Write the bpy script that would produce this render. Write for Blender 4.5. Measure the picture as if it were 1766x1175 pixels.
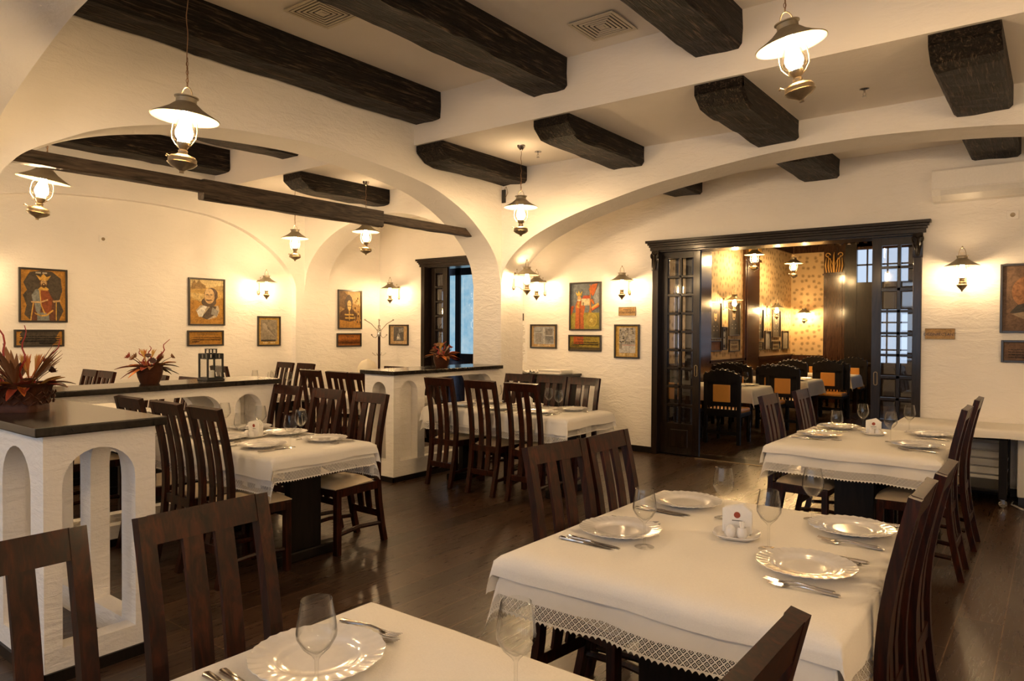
import bpy, bmesh, math, random
from mathutils import Vector, Matrix
R_ = random.Random(7)
PI = math.pi
S = bpy.context.scene
COL = S.collection
for o in list(bpy.data.objects): bpy.data.objects.remove(o)

# ---------------------------------------------------------------- camera, world, exposure
cam_d = bpy.data.cameras.new('camera'); cam = bpy.data.objects.new('camera', cam_d); COL.objects.link(cam)
cam_d.sensor_width = 36; cam_d.sensor_fit = 'HORIZONTAL'; cam_d.lens = 1221 / 1766 * 36
cam_d.clip_start = .02; cam_d.clip_end = 100
cam.matrix_world = Matrix(((0.79175947, -0.01375416, 0.61067812, 0), (0.6108113, 0.00940208, -0.79172038, 0),
                           (0.0051478, 0.9998612, 0.01584539, 1.5), (0, 0, 0, 1)))
S.camera = cam
w = bpy.data.worlds.new('world'); S.world = w; w.use_nodes = True
w.node_tree.nodes['Background'].inputs[0].default_value = (.55, .68, 1, 1)
w.node_tree.nodes['Background'].inputs[1].default_value = 1.0
S.view_settings.view_transform = 'Standard'; S.view_settings.look = 'None'
S.view_settings.gamma = 1; S.view_settings.use_curve_mapping = False
S.view_settings.exposure = 1.04
S.cycles.use_denoising = True
S.cycles.max_bounces = 7; S.cycles.diffuse_bounces = 6; S.cycles.glossy_bounces = 4
S.cycles.transmission_bounces = 4; S.cycles.transparent_max_bounces = 24
S.cycles.sample_clamp_indirect = 20; S.cycles.caustics_reflective = False; S.cycles.caustics_refractive = False
LAMP_W = (1.0, .69, .37)
BULB = 220.0          # radiance of a lamp bulb
DAY = (.66, .80, 1.0)
DAY_S = .45           # radiance of the daylit window panes
DAY_BACK = 1.45

# ---------------------------------------------------------------- materials
class NT:
    def __init__(s, name):
        s.m = bpy.data.materials.new(name); s.m.use_nodes = True; s.t = s.m.node_tree
        s.t.nodes.clear(); s.out = s.n('ShaderNodeOutputMaterial')
    def n(s, k, **kw):
        x = s.t.nodes.new(k)
        for a, b in kw.items(): setattr(x, a, b)
        return x
    def l(s, a, b): s.t.links.new(a, b)
    def bsdf(s, col=(.5, .5, .5), rough=.5, metal=0, coat=0, spec=.5, sheen=0):
        b = s.n('ShaderNodeBsdfPrincipled'); s.b = b
        b.inputs['Base Color'].default_value = (*col, 1); b.inputs['Roughness'].default_value = rough
        b.inputs['Metallic'].default_value = metal; b.inputs['Coat Weight'].default_value = coat
        b.inputs['Specular IOR Level'].default_value = spec; b.inputs['Coat Roughness'].default_value = .12
        if sheen: b.inputs['Sheen Weight'].default_value = sheen
        s.l(b.outputs[0], s.out.inputs[0]); return b
    def coords(s, kind='Object', scale=(1, 1, 1), rot=(0, 0, 0)):
        if kind == 'Pos': c = s.n('ShaderNodeNewGeometry').outputs['Position']
        else: c = s.n('ShaderNodeTexCoord').outputs[kind]
        m = s.n('ShaderNodeMapping'); m.inputs['Scale'].default_value = scale; m.inputs['Rotation'].default_value = rot
        s.l(c, m.inputs[0]); return m.outputs[0]
    def noise(s, vec, scale=5, detail=4, rough=.5, dist=0):
        x = s.n('ShaderNodeTexNoise'); x.inputs['Scale'].default_value = scale; x.inputs['Detail'].default_value = detail
        x.inputs['Roughness'].default_value = rough; x.inputs['Distortion'].default_value = dist
        s.l(vec, x.inputs['Vector']); return x.outputs['Fac']
    def ramp(s, fac, stops):
        r = s.n('ShaderNodeValToRGB'); e = r.color_ramp.elements
        e[0].position, e[0].color = stops[0][0], (*stops[0][1], 1); e[1].position, e[1].color = stops[-1][0], (*stops[-1][1], 1)
        for p, c in stops[1:-1]: q = e.new(p); q.color = (*c, 1)
        s.l(fac, r.inputs[0]); return r.outputs[0]
    def bump(s, h, strength=.3, dist=.01):
        b = s.n('ShaderNodeBump'); b.inputs['Strength'].default_value = strength; b.inputs['Distance'].default_value = dist
        s.l(h, b.inputs['Height']); s.l(b.outputs[0], s.b.inputs['Normal']); return b
    def math(s, op, a, b=None, c=None):
        x = s.n('ShaderNodeMath', operation=op)
        for i, v in enumerate((a, b, c)):
            if v is None: continue
            if isinstance(v, (int, float)): x.inputs[i].default_value = v
            else: s.l(v, x.inputs[i])
        return x.outputs[0]

def plain(name, col, rough=.5, metal=0, coat=0, spec=.5, bump=0, bscale=60):
    t = NT(name); t.bsdf(col, rough, metal, coat, spec)
    v = t.coords('Object'); f = t.noise(v, bscale, 3)
    q = .03 if max(col) > .5 else .12; c = [max(0, x * (1 - q)) for x in col]; d = [min(1, x * (1 + q * .7)) for x in col]
    t.l(t.ramp(f, [(.3, c), (.7, d)]), t.b.inputs['Base Color'])
    if bump: t.bump(f, bump, .004)
    return t.m

def plaster(name, col, k=1.0, streak=(1, 1, 3)):
    t = NT(name); t.bsdf(col, .75, spec=.25)
    v = t.coords('Pos'); big = t.noise(v, 1.3, 3); v2 = t.coords('Pos', streak)
    st = t.noise(v2, 5.5, 7, .62, .6); fine = t.noise(v, 60, 2)
    t.l(t.ramp(big, [(.3, [x * .94 for x in col]), (.7, col)]), t.b.inputs['Base Color'])
    h = t.math('ADD', t.math('MULTIPLY', st, 1.0), t.math('MULTIPLY', fine, .12))
    t.bump(h, .5 * k, .028)
    return t.m

def wood(name, dark, light, scale=(14, 1, 14), rough=.4, coat=0, bump=.25, dist=.004, nscale=3, kind='Object', mid=None, dens=1.5, spec=.22, stops=(.35, .5, .68)):
    t = NT(name); t.bsdf(light, rough, coat=coat, spec=spec)
    v = t.coords(kind, scale); f = t.noise(v, nscale, 6, .6, dens)
    g = t.noise(t.coords(kind, [x * 3 for x in scale]), nscale, 3, .5)
    h = t.math('ADD', t.math('MULTIPLY', f, .75), t.math('MULTIPLY', g, .25))
    t.l(t.ramp(h, [(stops[0], dark), (stops[1], mid or [(a + b) / 2 for a, b in zip(dark, light)]), (stops[2], light)]), t.b.inputs['Base Color'])
    if bump: t.bump(h, bump, dist)
    return t.m

def emis(name, col, strength):
    t = NT(name); e = t.n('ShaderNodeEmission'); e.inputs[0].default_value = (*col, 1); e.inputs[1].default_value = strength
    t.l(e.outputs[0], t.out.inputs[0]); return t.m

def thin_glass(name, tint=(1, 1, 1), edge=.55, face=.05, rough=.02):
    t = NT(name)
    tr = t.n('ShaderNodeBsdfTransparent'); tr.inputs[0].default_value = (*tint, 1)
    gl = t.n('ShaderNodeBsdfGlossy'); gl.inputs['Roughness'].default_value = rough
    lw = t.n('ShaderNodeLayerWeight'); lw.inputs[0].default_value = .4
    f = t.math('ADD', t.math('MULTIPLY', t.math('POWER', lw.outputs['Facing'], 2.2), edge), face)
    t.l(t.ramp(lw.outputs['Facing'], [(.45, tint), (1.0, [x * .45 for x in tint])]), tr.inputs[0])
    mx = t.n('ShaderNodeMixShader'); t.l(f, mx.inputs[0]); t.l(tr.outputs[0], mx.inputs[1]); t.l(gl.outputs[0], mx.inputs[2])
    t.l(mx.outputs[0], t.out.inputs[0]); return t.m

M = {}
M['plaster'] = plaster('plaster', (.89, .85, .79))
M['ceil'] = plaster('ceiling_plaster', (.92, .86, .78), .35)
M['ceil_h'] = plaster('intrados_plaster', (.80, .76, .71), 1.3, (1, 1, 1))
M['beam'] = wood('charred_beam', (.002, .0014, .001), (.17, .115, .075), (13, .8, 13), .5, bump=1.0, dist=.035, kind='Pos', mid=(.013, .008, .005), stops=(.36, .53, .70))
M['tie'] = wood('tie_beam_wood', (.006, .004, .003), (.09, .062, .042), (9, .9, 9), .45, bump=.9, dist=.015, kind='Pos')
M['chair'] = wood('mahogany', (.006, .0015, .0007), (.062, .0115, .003), (10, 10, 1.6), .36, coat=.12, bump=.06, mid=(.021, .0044, .0014))
M['black_wood'] = wood('black_stained_wood', (.004, .003, .0025), (.012, .008, .006), (8, 8, 1), .4, coat=.05, bump=.1)
M['door_wood'] = wood('dark_door_wood', (.005, .003, .002), (.022, .012, .007), (10, 10, 1.2), .30, coat=.3, bump=.1)
M['panel_wood'] = wood('polished_panel_wood', (.015, .006, .003), (.09, .036, .014), (9, 9, .9), .25, coat=.5, bump=.06)
M['slab'] = wood('dark_stone_top', (.010, .008, .006), (.030, .022, .016), (5, 5, 5), .22, coat=.3, bump=.06, kind='Pos')
M['cushion'] = plain('cream_leather', (.60, .48, .33), .45, bump=.15)
M['tan'] = plain('orange_leather', (.72, .33, .06), .4, coat=.2, bump=.1, bscale=25)
M['cloth'] = plain('white_cloth', (.84, .81, .76), .85, spec=.2, bump=.12, bscale=220)
M['napkin'] = plain('white_napkin', (.86, .84, .8), .9)
M['ceramic'] = plain('white_ceramic', (.80, .78, .76), .12, coat=.6)
M['steel'] = plain('steel', (.62, .58, .54), .18, metal=1)
M['brass'] = plain('antique_brass', (.30, .235, .15), .42, metal=.75, bump=.1)
M['shade'] = plain('tin_shade', (.33, .28, .20), .45, metal=.6, bump=.1, bscale=20)
M['chain'] = plain('bronze_chain', (.25, .14, .07), .4, metal=.8)
M['chrome'] = plain('chrome', (.5, .48, .46), .15, metal=1)
M['black'] = plain('black_paint', (.012, .011, .010), .35, coat=.3)
M['frame'] = plain('dark_frame', (.022, .016, .011), .35, coat=.3)
M['plastic'] = plain('white_plastic', (.82, .79, .74), .35)
M['cream_plastic'] = plain('cream_plastic', (.86, .78, .62), .35)
M['metal_white'] = plain('white_enamel', (.72, .70, .66), .35)
M['grille'] = plain('vent_cream', (.74, .66, .52), .5)
M['void'] = plain('dark_void', (.01, .009, .008), .9)
M['glass'] = thin_glass('clear_glass', (.97, .97, .96), edge=.85, face=.025)
M['lampglass'] = thin_glass('lamp_glass', (1, .97, .92), .4, .02)
M['pane'] = thin_glass('pane_glass', (.90, .92, .95), .35, .14, .03)
M['bulb'] = emis('lamp_bulb', LAMP_W, BULB); M['bulb_wall'] = emis('wall_lamp_bulb', LAMP_W, BULB * .48); M['bulb_back'] = emis('second_room_bulb', (1, .66, .30), BULB * 1.25)
M['sky'] = emis('daylight_pane', DAY, DAY_S)
M['sky2'] = emis('daylight_pane_back', DAY, DAY_BACK)
M['wax'] = plain('white_wax', (.85, .82, .75), .5)
M['gold'] = plain('gilded_carving', (.75, .44, .12), .35, metal=.15)
M['clay'] = plain('glazed_brown_clay', (.070, .024, .011), .45, coat=0, spec=.12, bump=.6, bscale=30)
M['rubber'] = plain('rubber', (.05, .045, .04), .6)
M['leafbrown'] = plain('dry_leaf_brown', (.20, .085, .028), .6, bump=.2)
M['leafred'] = plain('dry_leaf_red', (.30, .045, .015), .55)
M['leaforange'] = plain('dry_leaf_orange', (.55, .17, .03), .6)
M['leafgold'] = plain('dry_leaf_gold', (.60, .34, .07), .6)
M['twig'] = plain('red_twig', (.32, .02, .008), .5)
M['darkflower'] = plain('dark_dry_flower', (.06, .018, .01), .7)

# floor planks, long side along y
t = NT('floor_planks'); t.bsdf((.05, .03, .02), .3)
v = t.coords('Pos', (1, 1, 1), (0, 0, PI / 2)); br = t.n('ShaderNodeTexBrick'); t.l(v, br.inputs['Vector'])
br.offset = .37; br.inputs['Scale'].default_value = 1; br.inputs['Brick Width'].default_value = 1.3; br.inputs['Row Height'].default_value = .2
br.inputs['Mortar Size'].default_value = .0028; br.inputs['Mortar Smooth'].default_value = .2; br.inputs['Bias'].default_value = 0
br.inputs['Color1'].default_value = (.066, .035, .020, 1); br.inputs['Color2'].default_value = (.034, .018, .010, 1); br.inputs['Mortar'].default_value = (.15, .09, .05, 1)
g = t.noise(t.coords('Pos', (22, 1.6, 1)), 2.2, 7, .65, 1.8)
mx = t.n('ShaderNodeMixRGB', blend_type='MULTIPLY'); mx.inputs[0].default_value = .75
t.l(br.outputs['Color'], mx.inputs[1]); t.l(t.ramp(g, [(.3, (.55, .52, .5)), (.7, (1.35, 1.3, 1.2))]), mx.inputs[2]); t.l(mx.outputs[0], t.b.inputs['Base Color'])
rr = t.math('ADD', t.math('MULTIPLY', g, .18), .20); t.l(rr, t.b.inputs['Roughness'])
h = t.math('SUBTRACT', g, t.math('MULTIPLY', br.outputs['Fac'], 1.5)); t.bump(h, .045, .004); M['floor'] = t.m

# wallpaper
t = NT('floral_wallpaper'); t.bsdf((.5, .36, .18), .7)
v0 = t.coords('Pos', (1, 1, 1)); sp = t.n('ShaderNodeSeparateXYZ'); t.l(v0, sp.inputs[0]); cb = t.n('ShaderNodeCombineXYZ')
t.l(t.math('ADD', sp.outputs[0], sp.outputs[1]), cb.inputs[0]); t.l(sp.outputs[2], cb.inputs[1]); v = cb.outputs[0]
vo = t.n('ShaderNodeTexVoronoi'); vo.voronoi_dimensions = '2D'; vo.inputs['Scale'].default_value = 7.5; vo.inputs['Randomness'].default_value = .6
nz = t.n('ShaderNodeTexNoise'); nz.inputs['Scale'].default_value = 45; t.l(v, nz.inputs['Vector'])
va = t.n('ShaderNodeVectorMath', operation='MULTIPLY_ADD'); t.l(nz.outputs['Color'], va.inputs[0]); va.inputs[1].default_value = (.05, .05, .05); t.l(v, va.inputs[2])
t.l(va.outputs[0], vo.inputs['Vector'])
t.l(t.ramp(vo.outputs['Distance'], [(.08, (.28, .19, .09)), (.22, (.42, .29, .15)), (.32, (.60, .43, .23))]), t.b.inputs['Base Color']); M['paper'] = t.m

# lace cloth: v (uv.y) = distance in metres to the hem, u (uv.x) along the hem
def lace_mat():
    t = NT('lace_cloth'); b = t.bsdf((.84, .81, .76), .85, spec=.2)
    uv = t.n('ShaderNodeUVMap'); uv.uv_map = 'UVMap'; sp = t.n('ShaderNodeSeparateXYZ'); t.l(uv.outputs[0], sp.inputs[0])
    u, v = sp.outputs[0], sp.outputs[1]
    p = .023
    a = t.math('ABSOLUTE', t.math('SUBTRACT', t.math('FRACT', t.math('DIVIDE', t.math('ADD', u, v), p)), .5))
    c = t.math('ABSOLUTE', t.math('SUBTRACT', t.math('FRACT', t.math('DIVIDE', t.math('SUBTRACT', u, v), p)), .5))
    mm = t.math('MAXIMUM', a, c)
    hole = t.math('MAXIMUM', t.math('MULTIPLY', t.math('LESS_THAN', mm, .38), t.math('GREATER_THAN', mm, .22)), t.math('LESS_THAN', mm, .10))
    band = t.math('MULTIPLY', t.math('LESS_THAN', v, .062), t.math('GREATER_THAN', v, .014))
    scal = t.math('LESS_THAN', v, t.math('MULTIPLY', t.math('ABSOLUTE', t.math('SINE', t.math('MULTIPLY', u, PI / .02))), .009))
    fac = t.math('MAXIMUM', t.math('MULTIPLY', hole, band), scal)
    tr = t.n('ShaderNodeBsdfTransparent'); mx = t.n('ShaderNodeMixShader'); t.l(fac, mx.inputs[0]); t.l(b.outputs[0], mx.inputs[1]); t.l(tr.outputs[0], mx.inputs[2])
    t.l(mx.outputs[0], t.out.inputs[0])
    a2 = t.math('ABSOLUTE', t.math('SUBTRACT', t.math('FRACT', t.math('DIVIDE', t.math('ADD', u, v), .07)), .5))
    c2 = t.math('ABSOLUTE', t.math('SUBTRACT', t.math('FRACT', t.math('DIVIDE', t.math('SUBTRACT', u, v), .07)), .5))
    t.bump(t.math('MAXIMUM', t.math('MULTIPLY', a2, 1.0), c2), .25, .006)
    return t.m
M['lace'] = lace_mat()

# etched window glass, daylit from behind
t = NT('etched_daylit_glass'); e = t.n('ShaderNodeEmission'); v = t.coords('Pos'); nz = t.noise(v, 7, 5, .6)
t.l(t.ramp(nz, [(.35, (.30, .58, .78)), (.65, (.52, .74, .86))]), e.inputs[0]); e.inputs[1].default_value = .38; t.l(e.outputs[0], t.out.inputs[0]); M['etched'] = t.m
M['etch_line'] = emis('etched_ornament', (.75, .9, .97), .42)

# ---------------------------------------------------------------- mesh builder
class MB:
    def __init__(s): s.v = []; s.f = []; s.sm = []; s.mi = []; s.uv = None
    def add(s, vs, fs, smooth=False, mi=0, mat=None):
        n = len(s.v); s.v += [tuple(mat @ Vector(p)) if mat else tuple(p) for p in vs]
        s.f += [tuple(i + n for i in f) for f in fs]; s.sm += [smooth] * len(fs); s.mi += [mi] * len(fs); return s
    def box(s, lo, hi, ch=0.0, mi=0, mat=None):
        x0, y0, z0 = lo; x1, y1, z1 = hi
        if ch <= 0:
            return s.add([(x0, y0, z0), (x1, y0, z0), (x1, y1, z0), (x0, y1, z0), (x0, y0, z1), (x1, y0, z1), (x1, y1, z1), (x0, y1, z1)],
                         [(0, 3, 2, 1), (4, 5, 6, 7), (0, 1, 5, 4), (1, 2, 6, 5), (2, 3, 7, 6), (3, 0, 4, 7)], False, mi, mat)
        bm = bmesh.new(); bmesh.ops.create_cube(bm, size=1)
        for q in bm.verts: q.co = Vector(((x0 + x1) / 2 + q.co.x * (x1 - x0), (y0 + y1) / 2 + q.co.y * (y1 - y0), (z0 + z1) / 2 + q.co.z * (z1 - z0)))
        bmesh.ops.bevel(bm, geom=bm.edges[:], offset=min(ch, .45 * min(x1 - x0, y1 - y0, z1 - z0)), segments=2, affect='EDGES', profile=.6)
        bm.verts.index_update(); vs = [q.co.copy() for q in bm.verts]; fs = [[q.index for q in f.verts] for f in bm.faces]; bm.free()
        return s.add(vs, fs, False, mi, mat)
    def lathe(s, prof, n=24, c=(0, 0, 0), mi=0, smooth=True, cap=True, rf=None, mat=None):
        vs = []; fs = []
        for (r, z) in prof:
            for k in range(n):
                a = 2 * PI * k / n; q = r * (rf(a, r) if rf else 1); vs.append((c[0] + q * math.cos(a), c[1] + q * math.sin(a), c[2] + z))
        for i in range(len(prof) - 1):
            for k in range(n):
                a = i * n + k; b = i * n + (k + 1) % n; fs.append((a, b, b + n, a + n))
        if cap:
            if prof[0][0] > 1e-4: fs.append(tuple(reversed(range(n))))
            if prof[-1][0] > 1e-4: fs.append(tuple(range((len(prof) - 1) * n, len(prof) * n)))
        return s.add(vs, fs, smooth, mi, mat)
    def tube(s, pts, r, n=8, mi=0, closed=False, mat=None, flat=None):
        pts = [Vector(p) for p in pts]; vs = []; fs = []; m = len(pts); up = Vector((0, 0, 1)); pn = None
        for i, p in enumerate(pts):
            if closed: d = pts[(i + 1) % m] - pts[i - 1]
            else: d = pts[min(i + 1, m - 1)] - pts[max(i - 1, 0)]
            d = d.normalized() if d.length > 1e-9 else up
            if pn is None:
                a = d.orthogonal().normalized() if abs(d.z) > .95 else d.cross(up).normalized()
            else:
                a = pn - d * pn.dot(d); a = a.normalized() if a.length > 1e-6 else d.orthogonal().normalized()
            pn = a; b = d.cross(a); rr = r[i] if isinstance(r, (list, tuple)) else r
            for k in range(n):
                q = 2 * PI * k / n; vs.append(p + (a * math.cos(q) + b * math.sin(q) * (flat or 1)) * rr)
        for i in range(m if closed else m - 1):
            for k in range(n):
                a = i * n + k; b = i * n + (k + 1) % n; c = ((i + 1) % m) * n; fs.append((a, b, c + (k + 1) % n, c + k))
        if not closed: fs += [tuple(reversed(range(n))), tuple(range((m - 1) * n, m * n))]
        return s.add(vs, fs, True, mi, mat)
    def strip(s, path, hw, th, axis='x', mi=0, mat=None):   # bar of rectangular section following path; width along x, thickness across the path
        vs = []; fs = []
        for i, (x, y, z) in enumerate(path):
            a = path[max(i - 1, 0)]; b = path[min(i + 1, len(path) - 1)]; dy, dz = b[1] - a[1], b[2] - a[2]; L = math.hypot(dy, dz) or 1
            ny, nz = -dz / L * th / 2, dy / L * th / 2
            vs += [(x - hw, y + ny, z + nz), (x + hw, y + ny, z + nz), (x + hw, y - ny, z - nz), (x - hw, y - ny, z - nz)]
        for i in range(len(path) - 1):
            for k in range(4): a = i * 4 + k; b = i * 4 + (k + 1) % 4; fs.append((a, b, b + 4, a + 4))
        n = len(path) * 4; fs += [(3, 2, 1, 0), (n - 4, n - 3, n - 2, n - 1)]
        return s.add(vs, fs, False, mi, mat)
    def grid(s, P, smooth=True, mi=0):
        nr, nc = len(P), len(P[0]); vs = [p for r in P for p in r]
        fs = [(i * nc + j, i * nc + j + 1, (i + 1) * nc + j + 1, (i + 1) * nc + j) for i in range(nr - 1) for j in range(nc - 1)]
        return s.add(vs, fs, smooth, mi)
    def sphere(s, c, r, n=14, m=8, sc=(1, 1, 1), mi=0, mat=None):
        vs = []; fs = []
        for i in range(m + 1):
            th = PI * i / m
            for k in range(n):
                a = 2 * PI * k / n; vs.append((c[0] + r * sc[0] * math.sin(th) * math.cos(a), c[1] + r * sc[1] * math.sin(th) * math.sin(a), c[2] + r * sc[2] * math.cos(th)))
        for i in range(m):
            for k in range(n): a = i * n + k; b = i * n + (k + 1) % n; fs.append((a, a + n, b + n, b))
        return s.add(vs, fs, True, mi, mat)
    def build(s, name, mats, parent=None, loc=None):
        me = bpy.data.meshes.new(name); me.from_pydata(s.v, [], s.f); me.update()
        for mm in (mats if isinstance(mats, list) else [mats]): me.materials.append(M[mm] if isinstance(mm, str) else mm)
        me.polygons.foreach_set('use_smooth', s.sm); me.polygons.foreach_set('material_index', s.mi)
        bm = bmesh.new(); bm.from_mesh(me); bmesh.ops.remove_doubles(bm, verts=bm.verts, dist=1e-6)
        if not s.uv: bmesh.ops.recalc_face_normals(bm, faces=bm.faces)
        bm.to_mesh(me); bm.free()
        if any(s.sm): me.set_sharp_from_angle(angle=math.radians(38))
        o = bpy.data.objects.new(name, me); COL.objects.link(o)
        if parent: o.parent = parent
        if loc: o.location = loc
        return o

def tag(o, label=None, cat=None, group=None, kind=None):
    if label: o['label'] = label
    if cat: o['category'] = cat
    if group: o['group'] = group
    if kind: o['kind'] = kind
    return o
def empty(name, loc=(0, 0, 0), rz=0, label=None, cat=None, group=None):
    o = bpy.data.objects.new(name, None); COL.objects.link(o); o.location = loc; o.rotation_euler = (0, 0, rz); o.empty_display_size = .1
    return tag(o, label, cat, group)
def struct(o, label=None): o['kind'] = 'structure'; return tag(o, label) if label else o
def copy_tree(o, parent=None):
    c = o.copy(); COL.objects.link(c); c.parent = parent
    for ch in list(KIDS.get(o.name, o.children)): copy_tree(ch, c)
    return c
KIDS = {}
def freeze(o):
    KIDS[o.name] = list(o.children)
    for c in o.children: freeze(c)
    return o
def put(proto, used, loc, rz, label, group, cat=None):
    if proto.name in used: o = copy_tree(proto)
    else: used.add(proto.name); o = proto
    o.location = loc; o.rotation_euler = (0, 0, rz); o['label'] = label
    if group: o['group'] = group
    return o
USED = set()

# ---------------------------------------------------------------- structure
def interp(pts, s):
    for (a, za), (b, zb) in zip(pts, pts[1:]):
        if a <= s <= b:
            f = (s - a) / (b - a) if b > a else 0; return za + (zb - za) * f
    return pts[0][1] if s < pts[0][0] else pts[-1][1]
def smoothpts(pts, n=40):   # Catmull-Rom through measured points, param by index
    out = []
    P = [pts[0]] + list(pts) + [pts[-1]]
    for i in range(1, len(P) - 2):
        p0, p1, p2, p3 = P[i - 1], P[i], P[i + 1], P[i + 2]
        for k in range(4):
            u = k / 4
            out.append(tuple(.5 * (2 * b + (c - a) * u + (2 * a - 5 * b + 4 * c - d) * u * u + (3 * b - a - 3 * c + d) * u ** 3) for a, b, c, d in zip(p0, p1, p2, p3)))
    out.append(pts[-1]); return out
def arch_pts(a, b, zt, rise=None, n=14):      # round-headed opening outline
    r = (b - a) / 2; rise = rise or r; c = (a + b) / 2
    return [(c - r * math.cos(PI * i / n), zt - rise + rise * math.sin(PI * i / n)) for i in range(n + 1)]
def flat_arch(a, b, zt, r, n=6):              # wide opening with quarter-round shoulders
    L = [(a + r - r * math.cos(PI / 2 * i / n), zt - r + r * math.sin(PI / 2 * i / n)) for i in range(n + 1)]
    return L + [(b - r + r * math.sin(PI / 2 * i / n), zt - r + r * math.cos(PI / 2 * i / n)) for i in range(n + 1)]
def pierced(mb, axis, c0, c1, s0, s1, z0, z1, openings, nj=()):
    """wall panel between c0..c1 across `axis` ('x' = panel lies in x const), openings = [(zb, outline pts)]"""
    P = (lambda s, z, c: (c, s, z)) if axis == 'x' else (lambda s, z, c: (s, c, z))
    q = lambda *p: mb.add(p, [tuple(range(len(p)))])
    cur = s0
    for zb, pts in sorted(openings, key=lambda o: o[1][0][0]):
        a, b = pts[0][0], pts[-1][0]
        if a > cur + 1e-6:
            for c in (c0, c1): q(P(cur, z0, c), P(a, z0, c), P(a, z1, c), P(cur, z1, c))
            q(P(cur, z1, c0), P(a, z1, c0), P(a, z1, c1), P(cur, z1, c1)); q(P(cur, z0, c0), P(a, z0, c0), P(a, z0, c1), P(cur, z0, c1))
        for (sa, za), (sb, zz) in zip(pts, pts[1:]):
            for c in (c0, c1):
                q(P(sa, za, c), P(sb, zz, c), P(sb, z1, c), P(sa, z1, c))
                if zb > z0 + 1e-6 and sb > sa: q(P(sa, z0, c), P(sb, z0, c), P(sb, zb, c), P(sa, zb, c))
            mb.add([P(sa, za, c0), P(sb, zz, c0), P(sb, zz, c1), P(sa, za, c1)], [(0, 1, 2, 3)], True)
        q(P(a, z1, c0), P(b, z1, c0), P(b, z1, c1), P(a, z1, c1))
        if zb > z0 + 1e-6: q(P(a, zb, c0), P(b, zb, c0), P(b, zb, c1), P(a, zb, c1)); q(P(a, z0, c0), P(b, z0, c0), P(b, z0, c1), P(a, z0, c1))
        if a not in nj: q(P(a, zb, c0), P(a, zb, c1), P(a, pts[0][1], c1), P(a, pts[0][1], c0))
        if b not in nj: q(P(b, zb, c0), P(b, zb, c1), P(b, pts[-1][1], c1), P(b, pts[-1][1], c0))
        cur = b
    if cur < s1 - 1e-6:
        for c in (c0, c1): q(P(cur, z0, c), P(s1, z0, c), P(s1, z1, c), P(cur, z1, c))
        q(P(cur, z1, c0), P(s1, z1, c0), P(s1, z1, c1), P(cur, z1, c1)); q(P(cur, z0, c0), P(s1, z0, c0), P(s1, z0, c1), P(cur, z0, c1))
    for s in (s0, s1):
        if not any(abs(o[1][0][0] - s) < 1e-6 or abs(o[1][-1][0] - s) < 1e-6 for o in openings):
            q(P(s, z0, c0), P(s, z0, c1), P(s, z1, c1), P(s, z1, c0))
    return mb
XL, XR, YB, YD = -8.8, 2.6, -3.6, 7.86      # picture wall, right wall, wall behind the camera, door wall
Y2 = 16.25; X2L = -4.6
Z1, Z2, Z3 = 3.78, 3.325, 3.27
struct(MB().box((XL - .4, YB - .3, -.2), (XR + .3, Y2 + .3, 0)).build('floor', 'floor'))
m = MB().box((XL - .4, YB - .3, Z1), (XR + .3, 5.0, Z1 + .2)).box((XL - .4, 5.0, Z2), (XR + .3, 6.6, Z1 + .2)).box((XL - .4, 6.6, Z3), (XR + .3, YD + .2, Z1 + .2))
struct(m.build('ceiling', 'ceil'), 'stepped pale plaster ceiling between the dark beams')
# arch A: long wall with the big arch towards the left room
A = [(1.45, 2.0), (1.50, 2.38), (1.58, 2.52), (1.68, 2.61), (1.87, 2.72), (2.07, 2.82), (2.41, 2.93), (2.92, 3.03), (3.56, 3.08), (3.97, 3.09), (4.42, 3.06), (4.92, 3.01), (5.34, 2.93), (5.75, 2.77), (6.03, 2.59), (6.23, 2.41), (6.35, 2.22), (6.4, 2.0)]
m = MB(); pierced(m, 'x', -5.52, -5.1, .95, 6.82, 0, Z1, [(0, smoothpts(A))])
B2 = [(-2.9, 2.0)] + [(a * 1.0 - 4.40, z) for a, z in A[1:-1]] + [(.95, 2.0)]
pierced(m, 'x', -5.52, -5.1, YB, .95, 0, Z1, [(0, [(-2.9, 2.2), (-2.5, 2.75), (-1.9, 3.02), (-1, 3.09), (-.1, 3.02), (.5, 2.75), (.9, 2.2)])])
struct(m.build('wall_arcade', 'plaster'), 'white plaster arcade wall with the big arch to the left room')
# arch B
Bp = [(-5.1, 2.02), (-5.07, 2.17), (-4.97, 2.31), (-4.8, 2.45), (-4.55, 2.58), (-4.08, 2.74), (-3.35, 2.91), (-2.89, 2.985), (-2.26, 3.06), (-1.87, 3.09), (-1.34, 3.10), (-.87, 3.08), (-.22, 3.02), (.6, 2.86), (1.3, 2.62), (1.7, 2.3), (1.8, 2.0)]
m = MB(); pierced(m, 'y', 6.402, 6.82, -5.1, XR, 0, Z2 + .1, [(0, smoothpts(Bp))], (-5.1,))
struct(m.build('wall_arch_front', 'plaster'), 'white plaster arch in front of the sliding doors')
Ep = [(-8.8, 2.0), (-8.78, 2.2), (-8.7, 2.42), (-8.45, 2.67), (-8.1, 2.86), (-7.7, 2.97), (-7.2, 3.02), (-6.75, 3.0), (-6.35, 2.90), (-5.95, 2.74), (-5.68, 2.5), (-5.56, 2.25), (-5.52, 2.0)]
m = MB(); pierced(m, 'y', 6.402, 6.82, -8.8, -5.52, 0, Z2 + .1, [(0, smoothpts(Ep))], (-8.8, -5.52))
struct(m.build('wall_arch_alcove', 'plaster'), 'white plaster arch before the coat stand alcove')
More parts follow.
